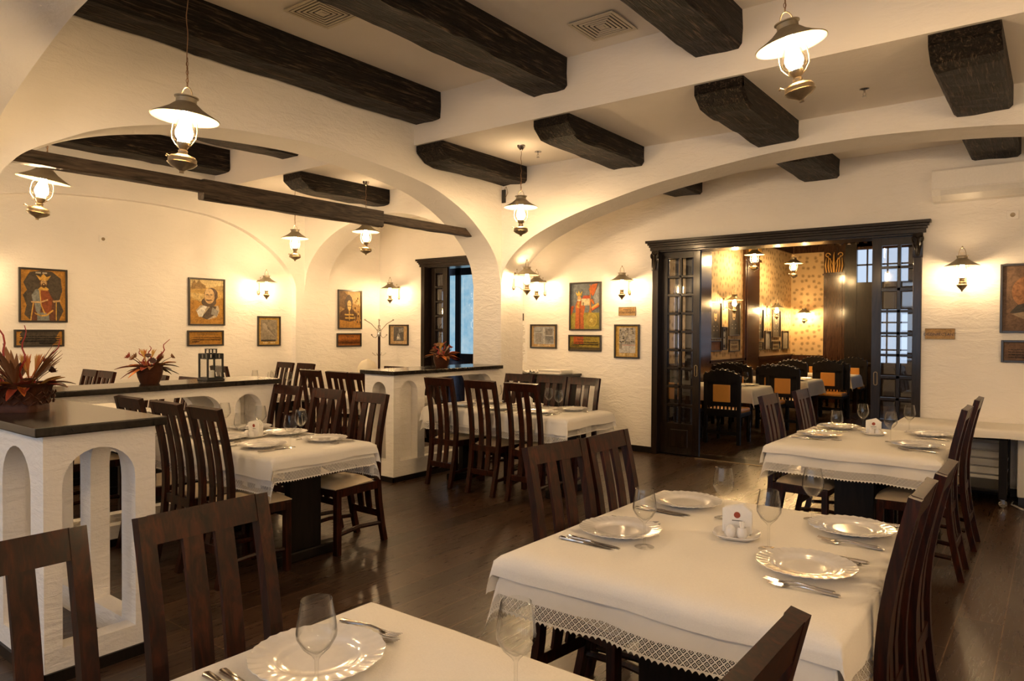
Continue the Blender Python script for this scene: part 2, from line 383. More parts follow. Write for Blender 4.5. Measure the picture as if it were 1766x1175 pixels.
# arch C: near, over the first divider
Cp = [(-5.1, 2.0), (-5.07, 2.5), (-4.88, 2.71), (-4.56, 2.83), (-4.2, 2.94), (-3.89, 3.02), (-3.64, 3.06), (-3.2, 3.13), (-2.4, 3.2), (-1.4, 3.24), (-.4, 3.2), (.6, 3.06), (1.3, 2.82), (1.7, 2.5), (1.8, 2.0)]
m = MB(); pierced(m, 'y', 1.02, 1.448, -5.1, XR, 0, Z1, [(0, smoothpts(Cp))], (-5.1,))
struct(m.build('wall_arch_near', 'plaster'), 'white plaster arch edge at the top left corner')
# picture wall with a shallow blind arch
Dp = [(1.55, 2.0), (1.6, 2.2), (1.75, 2.42), (2.0, 2.65), (2.4, 2.84), (2.9, 2.95), (3.4, 3.0), (4.08, 3.02), (4.6, 3.0), (5.05, 2.95), (5.47, 2.82), (5.8, 2.64), (6.0, 2.48), (6.15, 2.31), (6.24, 2.14), (6.25, 2.0)]
m = MB(); pierced(m, 'x', XL - .1, XL, YB, YD, 0, Z1, [(0, smoothpts(Dp))]); m.box((XL - .3, YB, 0), (XL - .1, YD + .3, Z1))
struct(m.build('wall_left', 'plaster'), 'white wall with shallow blind arch holding the portraits')
m = MB(); m.box((XL - .4, YB - .3, 0), (XL + .4, YB, Z1))
# wall behind the camera with tall windows
wins = [(-8.2, -6.6), (-5.0, -3.6), (-3.2, -1.8), (-1.4, 0.0), (.5, 1.9)]
pierced(m, 'y', YB - .3, YB, XL + .4, XR, 0, Z1, [(.75, [(a, 2.75), (b, 2.75)]) for a, b in wins])
struct(m.build('wall_back', 'plaster'))
struct(MB().box((XR, YB - .3, 0), (XR + .25, YD + .2, Z1)).build('wall_right', 'plaster'))
for i, (a, b) in enumerate(wins):
    wf = MB(); 
    for x in (a, (a + b) / 2 - .03, b - .06): wf.box((x, YB - .2, .75), (x + .06, YB - .12, 2.75))
    for z in (.75, 1.4, 2.05, 2.69): wf.box((a, YB - .2, z), (b, YB - .12, z + .06))
    o = struct(wf.build('window_%d' % (i + 1), 'door_wood'), 'tall mullioned daylight window behind the photographer'); MB().box((a, YB - .18, .75), (b, YB - .165, 2.75)).build('pane', 'sky2', o)
# door wall
m = MB(); pierced(m, 'y', YD, YD + .3, XL, XR, 0, 3.45, [(0, [(-7.83, 2.47), (-6.3, 2.47)]), (0, [(-3.9, 2.47), (-1.05, 2.47)])])
struct(m.build('wall_front', 'plaster'), 'white plaster wall with the sliding doors and framed pictures')
# baseboards
def bb(name, lo, hi): struct(MB().box(lo, hi, .004).build(name, 'black_wood'))
bb('baseboard_front', (-6.3, YD - .015, 0), (-3.9, YD, .075)); bb('baseboard_front_right', (-1.05, YD - .015, 0), (XR, YD, .075))
bb('baseboard_alcove', (XL, YD - .015, 0), (-7.83, YD, .075)); bb('baseboard_left', (XL, YB, 0), (XL + .015, YD - .02, .075)) if 0 else bb('baseboard_left', (XL - .1, 1.6, 0), (XL - .085, 6.24, .075))

# beams
def beam(x0, x1, y0, y1, z0, z1, label, chamfer=False, mat='beam', name='ceiling_beam', seed=1, group='dark ceiling beams', amp=.012):
    r = random.Random(seed); n = int((y1 - y0) / .12) + 2; ring = []; w, h = x1 - x0, z1 - z0
    c = min(.025, w * .1); prof = [(x0, z1), (x0, z0 + c), (x0 + c, z0), (x0 + w * .35, z0), (x0 + w * .7, z0), (x1 - c, z0), (x1, z0 + c), (x1, z0 + h * .5), (x1, z1)]
    P = []; ph = [r.uniform(0, 6) for _ in range(9)]
    for i in range(n + 1):
        y = y0 + (y1 - y0) * i / n; row = []
        for j, (px, pz) in enumerate(prof):
            e = amp * (.5 * math.sin(y * 5 + ph[j]) + .3 * math.sin(y * 13 + ph[j] * 3) + r.uniform(-.35, .35))
            e = 0 if j in (0, 8) else e
            ex = e * (1 if j >= 6 else -1 if j <= 1 else 0) * .5; ez = e * (1 if 1 <= j <= 6 else 0)
            zz = pz + ez
            if chamfer and y - y0 < .14 and 1 <= j <= 6: zz = max(zz, z0 + (.14 - (y - y0)) * .75 * (h / .18)) if j > 0 else zz
            row.append((px + ex, y, zz))
        P.append(row)
    m = MB(); m.grid(P, False); k = len(prof); N = len(P)
    m.add(P[0], [tuple(range(k))]); m.add(P[-1], [tuple(reversed(range(k)))])
    if chamfer: m.box((x0 + .004, y0 - .012, z0 + .115), (x1 - .004, y0 + .02, z1 - .002), .004)
    o = m.build(name, mat); tag(o, label, 'beam', group); return o
BX = [(-5.09, -4.735), (-3.65, -3.285), (-2.175, -1.805), (-.66, -.285), (.82, 1.18)]
nm = ['along the arcade wall', 'second from the left', 'at the top middle', 'far right', 'beyond the right edge']
for i, (a, b) in enumerate(BX):
    if i < 4: beam(a, b, 1.47, 4.995, 3.515, Z1 - .002, 'long dark rough-hewn beam on the high ceiling, %s' % nm[i], seed=i)
    if i < 4: beam(a, b, 5.03, 6.395, 3.145, Z2 - .002, 'short dark beam with chamfered end on the lower ceiling, %s' % ['beside the corner pillar', 'right of the small pendant lamp', 'left of the sprinkler', 'near the right edge'][i], True, seed=10 + i)
for i, (a, b) in enumerate(BX[1:4]):
    beam(a, b, 6.83, 7.855, 3.08, Z3 - .002, 'beam end between the wide arch and the door wall, %s' % ['left of the three', 'middle of the three', 'above the wall air conditioner'][i], seed=20 + i)
for i, (a, b) in enumerate([(-8.79, -8.43), (-7.32, -6.975), (-5.9, -5.54)]):
    beam(a, b, -1.0, 4.995, 3.495, Z1 - .002, 'dark beam on the left room ceiling, %s' % ['against the portrait wall', 'middle one seen under the big arch', 'next to the arcade wall'][i], seed=30 + i)
    if i == 1: beam(a, b, 5.03, 6.395, 3.13, Z2 - .002, 'short chamfered beam seen through the big arch', True, seed=40 + i)
    if i == 2: beam(a, b, 5.03, 6.395, 3.13, Z2 - .002, 'short chamfered beam hidden behind the big arch crown', True, seed=41 + i)
# tie beam spliced of three lengths
t0 = empty('tie_beam', (0, 0, 0), 0, 'long thin spliced timber tie crossing the big arch', 'beam')
def tie(y0, y1, z0, z1, x0, x1, sd, nm='timber'):
    o = beam(x0, x1, y0, y1, z0, z1, 'x', False, 'tie', nm, sd, None, .006); o.parent = t0
    for k in ('label', 'category', 'group'):
        if k in o: del o[k]
tie(1.47, 3.75, 2.555, 2.645, -5.36, -5.26, 51); tie(2.9, 4.75, 2.50, 2.655, -5.352, -5.262, 52); tie(4.6, 6.4, 2.545, 2.63, -5.358, -5.27, 53)

# dividers (plinths) with slabs
def divider(name, x0, x1, y0, y1, faces, label, slab, slab_label, zt=1.045):
    m = MB(); th = .09
    if 'E' in faces: pierced(m, 'x', x1 - th, x1, y0, y1, 0, zt, faces['E'])
    if 'W' in faces: pierced(m, 'x', x0, x0 + th, y0, y1, 0, zt, faces['W'])
    if 'S' in faces: pierced(m, 'y', y0, y0 + th, x0 + (th if 'W' in faces else 0), x1 - (th if 'E' in faces else 0), 0, zt, faces['S'])
    if 'N' in faces: pierced(m, 'y', y1 - th, y1, x0 + (th if 'W' in faces else 0), x1 - (th if 'E' in faces else 0), 0, zt, faces['N'])
    o = m.build(name, 'plaster'); tag(o, label, 'divider', 'white arched dividers')
    MB().box((x0 + .01, y0 + .01, 0), (x1 - .01, y1 - .01, .02)).build('floor_plate', 'floor', o)
    sk = MB()
    if 'E' in faces: sk.box((x1, y0 - .012, 0), (x1 + .012, y1, .05))
    if 'S' in faces: sk.box((x0, y0 - .012, 0), (x1 + .012, y0, .05))
    if sk.v: sk.build('skirting', 'black_wood', o)
    s = MB().box(slab[0], slab[1], .006).build('counter_top', 'slab'); tag(s, slab_label, 'counter top', 'dark counter tops'); return o
divider('arched_divider', -5.1, -3.32, 1.13, 1.59,
        {'E': [(.14, arch_pts(1.20, 1.50, .975))], 'S': [(.14, arch_pts(-3.80, -3.46, .975)), (.14, arch_pts(-4.25, -3.92, .975)), (.14, arch_pts(-4.7, -4.37, .975))],
         'N': [(.14, arch_pts(-3.80, -3.46, .975)), (.14, arch_pts(-4.25, -3.92, .975)), (.14, arch_pts(-4.7, -4.37, .975))]},
        'near white plaster divider with round arched openings, left foreground', ((-5.1, 1.09, 1.046), (-3.285, 1.63, 1.086)), 'dark counter top of the near divider, under the big dried bouquet')
divider('arched_divider', -5.5, -5.1, 1.60, 3.42,
        {'E': [(.14, flat_arch(1.72, 2.96, .985, .16)), (.14, arch_pts(3.06, 3.30, .975))], 'W': [(.14, flat_arch(1.72, 2.90, .985, .16)), (.14, arch_pts(3.06, 3.30, .975))], 'N': []},
        'long white divider under the big arch with one wide opening', ((-5.53, 1.59, 1.046), (-5.06, 3.45, 1.086)), 'long dark counter top carrying the lantern and bouquet')
divider('arched_divider', -5.52, -5.1, 4.735, 6.4,
        {'E': [(.2, arch_pts(4.82, 5.06, .985)), (.2, flat_arch(5.16, 6.25, 1.0, .16))], 'W': [(.2, flat_arch(5.16, 6.25, 1.0, .16))], 'S': [(.2, arch_pts(-5.41, -5.21, .975))]},
        'white divider joined to the corner pillar, in the middle', ((-5.56, 4.70, 1.046), (-5.06, 6.4, 1.086)), 'dark counter top beside the corner pillar, small bouquet on it')
MB().box((-5.2, 4.83, .2), (-5.18, 5.05, .99)).build('niche_back', 'plaster', bpy.data.objects['arched_divider.002'])
# ---------------------------------------------------------------- doors, mouldings
def glazed_leaf(name, x0, x1, y, th, rows, cols, zt, label, handle_x=None, blue=False, seed=3):
    o = empty(name, ((x0 + x1) / 2, y, 0), 0, label, 'sliding door', 'sliding glazed door leaves')
    cx = (x0 + x1) / 2; a, b = x0 - cx, x1 - cx; st = .085
    f = MB(); f.box((a, 0, .012), (a + st, th, zt), .003); f.box((b - st, 0, .012), (b, th, zt), .003)
    f.box((a + st, 0, zt - .11), (b - st, th, zt)); f.box((a + st, 0, .012), (b - st, th, .38)); f.box((a + st + .05, -.006, .09), (b - st - .05, th + .006, .31), .01)
    z0, z1 = .38, zt - .11; gw = (b - a - 2 * st) / cols; gh = (z1 - z0) / rows
    for i in range(1, cols): f.box((a + st + gw * i - .014, .004, z0), (a + st + gw * i + .014, th - .004, z1))
    for j in range(1, rows): f.box((a + st, .004, z0 + gh * j - .013), (b - st, th - .004, z0 + gh * j + .013))
    f.build('door_frame', 'door_wood', o)
    for i in range(cols):
        for j in range(rows):
            p = MB(); X0, X1 = a + st + gw * i + .014, a + st + gw * (i + 1) - .014; Z0, Z1_ = z0 + gh * j + .013, z0 + gh * (j + 1) - .013; e = .016; yy = th * .35
            vs = [(X0, yy + .006, Z0), (X1, yy + .006, Z0), (X1, yy + .006, Z1_), (X0, yy + .006, Z1_), (X0 + e, yy, Z0 + e), (X1 - e, yy, Z0 + e), (X1 - e, yy, Z1_ - e), (X0 + e, yy, Z1_ - e)]
            p.add(vs, [(4, 5, 6, 7), (0, 1, 5, 4), (1, 2, 6, 5), (2, 3, 7, 6), (3, 0, 4, 7)]); p.build('glass_pane', 'pane', o)
    if handle_x is not None:
        h = MB(); h.tube([(handle_x - cx + .016 * math.cos(q), -.006, 1.02 + (.05 if math.sin(q) > 0 else -.05) + .016 * math.sin(q)) for q in [k * PI / 8 for k in range(16)]], .005, 6, closed=True)
        h.build('pull_handle', 'brass', o)
    return o
glazed_leaf('sliding_door', -3.83, -3.335, 7.93, .045, 9, 2, 2.47, 'half-open glazed sliding door on the left of the wide doorway', -3.375)
glazed_leaf('sliding_door', -3.89, -3.48, 8.04, .04, 9, 2, 2.47, 'second glazed leaf tucked behind the left sliding door')
glazed_leaf('sliding_door', -1.505, -1.02, 7.93, .045, 9, 2, 2.47, 'dark glazed sliding door on the right of the wide doorway', -1.46)
glazed_leaf('sliding_door', -7.72, -7.39, 7.95, .045, 9, 1, 2.47, 'narrow glazed sliding leaf of the left alcove doorway')
def doorcase(name, x0, x1, label, caps):
    o = empty(name, ((x0 + x1) / 2, YD, 0), 0, label); struct(o); cx = (x0 + x1) / 2
    m = MB(); a, b = x0 - cx, x1 - cx
    for z0, z1, ex in ((2.455, 2.495, .0), (2.495, 2.52, .012), (2.52, 2.545, .026), (2.545, 2.575, .045)): m.box((a - .03 - ex, -.035 - ex, z0), (b + .03 + ex, .0, z1), .003)
    m.build('cornice', 'door_wood', o)
    for x in ((a, b) if caps else (a,)):
        s = 1 if x < 0 else -1; p = MB(); p.box((min(x, x + s * .075), -.03, 0), (max(x, x + s * .075), .3, 2.46), .004); j = p.build('jamb', 'door_wood', o)
        if caps:
            c = MB(); xx = x + s * .0375; c.box((xx - .045, -.04, 2.215), (xx + .045, -.028, 2.45), .003)
            for k in (-1, 1):
                c.tube([(xx + k * (.03 - .028 * math.cos(q) * (1 - q / 9)), -.05, 2.39 + .03 * math.sin(q)) for q in [i * .6 for i in range(9)]], .008, 6)
                c.tube([(xx + k * .008, -.045, 2.24), (xx + k * .02, -.055, 2.30), (xx + k * .036, -.05, 2.35)], [.012, .010, .004], 6)
            c.tube([(xx, -.045, 2.23), (xx, -.06, 2.32), (xx, -.05, 2.4)], [.014, .016, .004], 6); c.build('carved_capital', 'door_wood', j)
    m = MB(); m.box((a, 0, 2.44), (b, .3, 2.47)); m.box((a, .0, -.004), (b, .3, .004)); m.build('track', 'door_wood', o)
    return o
doorcase('door_1', -3.9, -1.05, 'wide dark wooden doorway with cornice into the second dining room', True)
doorcase('door_2', -7.83, -6.3, 'dark wooden doorway in the left alcove', False)
tag(MB().box((-3.35, 7.845, .0), (-1.5, 7.875, .008), .002).build('threshold_strip', 'brass'), 'thin metal threshold strip on the floor of the wide doorway', 'threshold')
# vestibule behind door 2 with etched window
m = MB(); m.box((-9.3, 9.1, 0), (-5.2, 9.25, 3.4)); m.box((-9.3, 8.16, 3.2), (-5.2, 9.25, 3.4)); m.box((-5.3, 8.16, 0), (-5.2, 9.2, 3.4)); m.box((-9.3, 8.16, 0), (-9.2, 9.2, 3.4))
struct(m.build('wall_vestibule', 'panel_wood'), 'dark panelled vestibule behind the alcove doorway')
wv = MB(); o = empty('window_6', (-7.9, 9.1, 0)); struct(o, 'blue etched glass window behind the alcove doorway')
for a, b in ((-.56, -.46), (-.31, -.20), (.36, .48)): wv.box((a, -.06, .95), (b, 0, 2.75))
for z in (.95, 2.42, 2.68): wv.box((-.56, -.06, z), (.48, 0, z + .13))
wv.build('window_frame', 'door_wood', o)
for a, b, z0, z1 in ((-.46, -.31, 1.08, 2.42), (-.20, .36, 1.08, 2.42), (-.46, .36, 2.55, 2.68)):
    g = MB().box((a, -.03, z0), (b, -.02, z1)).build('etched_pane', 'etched', o)
    if b - a > .3 and z1 < 2.5:
        e = MB()
        for q in (.04, .055): e.tube([(a + q, -.032, z0 + q), (b - q, -.032, z0 + q), (b - q, -.032, z1 - q), (a + q, -.032, z1 - q)], .002, 4, closed=True)
        cx = (a + b) / 2; r = random.Random(5)
        for k in range(26):
            zz = 1.62 + .5 * r.random(); ww = .09 * (1 - abs(zz - 1.95) / .4) + .015; e.sphere((cx + r.uniform(-ww, ww), -.032, zz), r.uniform(.008, .016), 6, 4, (1, .1, 1))
        e.tube([(cx - .05, -.032, 1.62), (cx - .045, -.032, 1.54), (cx, -.032, 1.5), (cx + .045, -.032, 1.54), (cx + .05, -.032, 1.62)], .006, 5)
        e.tube([(cx, -.032, 1.5), (cx, -.032, 2.1)], .004, 5); e.build('etched_ornament', 'etch_line', g)
# second dining room shell
m = MB(); m.box((X2L - .15, YD + .3, 0), (X2L, Y2, 3.5)); m.box((X2L - .1, 15.87, 0), (-3.55, 16.0, 3.5)); struct(m.build('wall_wallpaper', 'paper'), 'ochre floral wallpaper of the second dining room')
m = MB(); m.box((-3.1, 8.16, 0), (-3.1, 8.17, .01)) if 0 else None
struct(MB().box((XR, YD + .3, 0), (XR + .2, Y2, 3.6)).build('wall_second_right', 'panel_wood'))
o = empty('ceiling_second', (0, 0, 0)); struct(o, 'carved dark wooden coffered ceiling of the second room')
MB().box((X2L - .1, YD + .3, 3.55), (XR + .2, Y2, 3.7)).build('ceiling_board', 'panel_wood', o)
m = MB()
for y in (9.4, 11.0, 12.6, 14.2): m.box((X2L, y - .12, 3.36), (XR, y + .12, 3.56), .02)
for x in (-3.4, -1.7, 0, 1.6): m.box((x - .12, YD + .3, 3.36), (x + .12, 15.87, 3.56), .02)
m.build('coffer_beam', 'panel_wood', o)
m = MB(); m.box((X2L, YD + .3, 3.16), (X2L + .05, 15.87, 3.56)); m.box((X2L, 15.80, 3.16), (XR, 15.87, 3.56)); m.box((X2L, YD + .3, 3.40), (X2L + .22, 15.87, 3.46)); m.box((X2L, 15.65, 3.40), (XR, 15.87, 3.46))
for i in range(48): m.box((X2L + .05, 8.3 + i * .157, 3.28), (X2L + .15, 8.37 + i * .157, 3.38), .006)
for i in range(44): m.box((X2L + .2 + i * .157, 15.70, 3.28), (X2L + .27 + i * .157, 15.8, 3.38), .006)
m.build('cornice', 'panel_wood', o)
def pilaster(x0, y0, x1, y1, lab, cap=False):
    o = empty('pilaster', (0, 0, 0)); struct(o, lab); dx, dy = x1 - x0, y1 - y0
    p = MB(); p.box((x0, y0, 0), (x1, y1, 3.16), .005)
    if dx < dy:   # on the side wall
        p.box((x1, y0 + .08, .3), (x1 + .012, y1 - .08, 2.75), .006); p.box((x1, y0 - .01, 0), (x1 + .03, y1 + .01, .25), .01); p.box((x0, y0 - .02, 2.8), (x1 + .03, y1 + .02, 2.85), .008)
    else:
        p.box((x0 + .05, y0 - .012, .3), (x1 - .05, y0, 2.62), .006); p.box((x0 - .01, y0 - .03, 0), (x1 + .01, y0, .25), .01); p.box((x0 - .02, y0 - .03, 2.66), (x1 + .02, y0, 2.70), .008)
    p.build('shaft', 'panel_wood', o)
    c = MB()
    if dx < dy: cy = (y0 + y1) / 2; T = Matrix(((0, 1, 0, x1 + .03), (1, 0, 0, cy), (0, 0, 1, 2.87), (0, 0, 0, 1))); wd = dy / 2 - .05
    else: T = Matrix(((1, 0, 0, (x0 + x1) / 2), (0, -1, 0, y0 - .03), (0, 0, 1, 2.72), (0, 0, 0, 1))); wd = dx / 2 - .03
    for k in (-1, 1):
        c.tube([(k * (wd * .72 - .055 * math.cos(q) * (1 - q / 8)), 0, .36 + .055 * math.sin(q) * (1 - q / 9)) for q in [i * .5 for i in range(12)]], .011, 6, mat=T)
        for t_ in (.25, .5, .8): c.tube([(k * wd * t_, 0, 0), (k * wd * (t_ + .12), .012, .14), (k * wd * (t_ * .8 + .2), 0, .30)], [.012, .018, .006], 6, mat=T)
        c.tube([(k * .01, 0, .12), (k * wd * .3, .01, .24), (k * wd * .75, 0, .34)], .010, 6, mat=T)
    c.tube([(0, 0, 0), (0, .02, .1), (0, .02, .3), (0, 0, .42)], [.02, .03, .018, .006], 6, mat=T); c.build('carved_capital', 'gold', o)
pilaster(X2L, 10.75, X2L + .05, 11.30, 'dark pilaster seen just right of the left sliding door'); pilaster(X2L, 12.90, X2L + .05, 13.68, 'dark pilaster between the wallpaper panels')
pilaster(-3.92, 15.80, -3.5, 15.87, 'dark pilaster with gilded capital at the far end of the second room')
m = MB(); m.box((X2L, 8.2, 0), (X2L + .02, 15.87, .98)); m.box((X2L, 8.2, .95), (X2L + .05, 15.87, 1.0), .004); m.box((X2L, 15.84, 0), (-3.9, 15.87, .98)); struct(m.build('trim_1', 'panel_wood'), 'dark dado of the second dining room')
# far partition with daylit windows
m = MB(); m.box((-3.5, 15.8, 0), (XR, 15.92, .85)); m.box((-3.5, 15.8, 1.95), (XR, 15.92, 2.48)); m.box((-3.5, 15.8, 3.22), (XR, 15.92, 3.5)); m.box((-3.5, 15.76, .80), (XR, 15.82, .86), .01)
x = -3.5
for i in range(6): m.box((x, 15.785, .84), (x + .22, 15.92, 3.3)); x += 1.15
m.box((-3.28, 15.79, .85), (-2.85, 15.9, 1.96))
struct(m.build('wall_far_partition', 'door_wood'), 'dark wooden window partition at the end of the second room')
x = -3.28
for i in range(5):
    f = MB()
    for z0, z1, nr in ((.85, 1.95, 4), (2.48, 3.22, 2)):
        for k in range(1, 5): f.box((x + .93 * k / 5 - .014, 15.83, z0), (x + .93 * k / 5 + .014, 15.87, z1))
        for k in range(0, nr + 1): f.box((x, 15.83, z0 + (z1 - z0) * k / nr - .016), (x + .93, 15.87, z0 + (z1 - z0) * k / nr + .016))
    o = struct(f.build('window_%d' % (7 + i), 'door_wood'), 'daylit mullioned window at the end of the second room')
    g = MB(); g.box((x, 15.88, .85), (x + .93, 15.89, 1.95)); g.box((x, 15.88, 2.48), (x + .93, 15.89, 3.22)); g.build('pane', 'sky', o); x += 1.15

# ---------------------------------------------------------------- chairs
PROF = [(-.262, 0), (-.235, .12), (-.205, .28), (-.19, .42), (-.186, .55), (-.195, .68), (-.214, .80), (-.240, .92), (-.268, 1.035)]
def prof_at(z):
    for (a, z0), (b, z1) in zip(PROF, PROF[1:]):
        if z0 <= z <= z1: return a + (b - a) * (z - z0) / (z1 - z0)
    return PROF[-1][0]
def path(z0, z1, x=0, n=12): return [(x, prof_at(z0 + (z1 - z0) * i / n), z0 + (z1 - z0) * i / n) for i in range(n + 1)]
def xpath(z0, z1, xf, n=12): return [(xf(z0 + (z1 - z0) * i / n), prof_at(z0 + (z1 - z0) * i / n), z0 + (z1 - z0) * i / n) for i in range(n + 1)]
def make_chair():
    t = empty('dining_chair'); t['category'] = 'chair'
    px = lambda z: .146 + .012 * min(1, z / .5)
    for s in (-1, 1):
        MB().strip(xpath(0, 1.035, lambda z: s * px(z), 18), .019, .034).build('leg', 'chair', t)
        MB().box((s * .175 - .02, .155, 0), (s * .175 + .02, .195, .43), .003).build('leg', 'chair', t)
        MB().strip(path(.215, .985, s * .043, 14), .026, .014).build('back_slat', 'chair', t)
        m = MB(); m.tube([(s * .152, -.21, .135), (s * .165, -.02, .15), (s * .175, .165, .135)], .015, 6); m.build('side_stretcher', 'chair', t)
    m = MB(); m.strip([(0, prof_at(.965) , .965), (0, prof_at(1.0), 1.0), (0, prof_at(1.035) - .001, 1.036)], .142, .030); m.build('top_rail', 'chair', t)
    m = MB(); m.box((-.142, prof_at(.2) - .012, .175), (.142, prof_at(.2) + .012, .225), .003); m.build('back_stretcher', 'chair', t)
    m = MB(); m.box((-.145, -.2, .385), (.145, -.178, .44)); m.box((-.185, .165, .385), (.185, .19, .44))
    for s in (-1, 1): m.add([(s * .15, -.19, .385), (s * .172, -.19, .385), (s * .195, .19, .385), (s * .172, .19, .385), (s * .15, -.19, .44), (s * .172, -.19, .44), (s * .195, .19, .44), (s * .172, .19, .44)], [(0, 1, 2, 3), (4, 5, 6, 7), (0, 1, 5, 4), (1, 2, 6, 5), (2, 3, 7, 6), (3, 0, 4, 7)])
    m.build('seat_frame', 'chair', t)
    m = MB(); P = []
    for j in range(9):
        v = j / 8; y = -.17 + .385 * v; hw = .150 + .046 * v; row = []
        for i in range(9):
            u = i / 8 * 2 - 1; e = max(abs(u), abs(2 * v - 1)); row.append((hw * u * (1 - .04 * (2 * v - 1) ** 2), y - .012 * u * u * (1 if v > .5 else -1), .447 + .036 * (1 - e ** 5) - .004 * (u * u)))
        P.append(row)
    m.grid(P); B = [[(x, y, .438) for x, y, z in r] for r in P]
    edge = [P[0][i] for i in range(9)] + [P[j][8] for j in range(1, 9)] + [P[8][i] for i in range(7, -1, -1)] + [P[j][0] for j in range(7, 0, -1)]
    n = len(edge); m.add(edge + [(x, y, .438) for x, y, z in edge], [(i, (i + 1) % n, (i + 1) % n + n, i + n) for i in range(n)] + [tuple(range(n, 2 * n))], True)
    m.build('seat', 'cushion', t)
    return freeze(t)
CH = make_chair()
UP = .0
def chair(bx, by, facing, label, group, rot=0):
    """bx, by: middle of the top rail on plan; facing: +x,-x,+y,-y the way the sitter looks"""
    rz = {'+y': 0, '-y': PI, '+x': -PI / 2, '-x': PI / 2}[facing] + math.radians(rot)
    d = Vector((-math.sin(rz), math.cos(rz))) * .265
    return put(CH, USED, (bx + d.x, by + d.y, 0), rz, label, group)
W = 'dark slatted chair '
G = 'dark slatted dining chairs'
chair(-1.768, .975, '+x', W + 'at the bottom left, its right side touching the foreground table', G)
chair(-1.80, .52, '+x', W + 'cut by the bottom left corner of the picture', G)
chair(-.335, 1.045, '-x', W + 'with scratched top rail at the bottom right edge', G)
chair(-1.625, 2.40, '+x', W + 'with greyish rail, left of the right foreground table', G, -8)
chair(-1.60, 2.77, '+x', W + 'with reddish rail, farther one left of the right foreground table', G)
chair(-.31, 2.40, '-x', W + 'tall in the right foreground with a light-catching top edge', G)
chair(-.297, 2.83, '-x', W + 'behind the tallest chair, on the right of the right foreground table', G)
chair(-1.66, 5.20, '+x', W + 'left of the table before the sliding doors, nearer one', G)
chair(-1.60, 5.80, '+x', W + 'left of the table before the sliding doors, farther one', G)
chair(-.435, 5.13, '-x', W + 'right of the table before the sliding doors, partly hidden', G)
chair(-.43, 5.88, '-x', W + 'standing highest at the right beside the serving trolley', G)
for i, (x, y) in enumerate([(-4.885, 2.165), (-4.385, 2.165), (-3.935, 2.165)]):
    chair(x, y, '+y', W + 'on the near side of the left table, ' + ['beside the near divider', 'middle of three', 'rightmost of three'][i], G)
for i, x in enumerate([-4.92, -4.40, -3.92]):
    chair(x, 3.42, '-y', W + 'on the far side of the left table, ' + ['leftmost of three', 'middle of three', 'rightmost with bluish sheen'][i], G)
for i, (x, y) in enumerate([(-4.66, 4.90), (-4.12, 4.87), (-3.65, 4.86)]):
    chair(x, y, '+y', W + 'on the near side of the centre table, ' + ['against the middle divider', 'middle of three', 'rightmost of three'][i], G)
for i, x in enumerate([-4.40, -3.99, -3.62]):
    chair(x, 5.84, '-y', W + 'on the far side of the centre table, ' + ['in front of the sideboard', 'middle of three', 'rightmost against the white wall'][i], G)
for i, (x, y, f) in enumerate([(-8.33, 3.30, '-y'), (-7.93, 3.30, '-y'), (-6.98, 3.38, '-y'), (-6.42, 3.40, '-y'), (-8.05, 4.62, '+y'), (-8.28, 5.72, '-y'), (-7.83, 5.72, '-y'), (-6.58, 4.86, '+y'), (-6.12, 4.86, '+y'), (-5.74, 4.86, '+y'), (-6.42, 5.98, '-y'), (-5.84, 5.98, '-y'), (-6.15, 2.15, '+y')]):
    chair(x, y, f, W + 'in the left room, ' + ['leftmost of the pair by the portrait wall', 'right one of the pair by the portrait wall', 'barely showing behind the glazed flower pot', 'top rail showing left of the black lantern',
          'showing through the black lantern', 'against the pier, left of two', 'against the pier, right of two', 'left of three facing the hat portrait', 'middle of three facing the hat portrait', 'cut by the middle divider',
          'rail showing over the middle divider', 'rail showing beside the small bouquet', 'seen low through the long divider'][i], G)

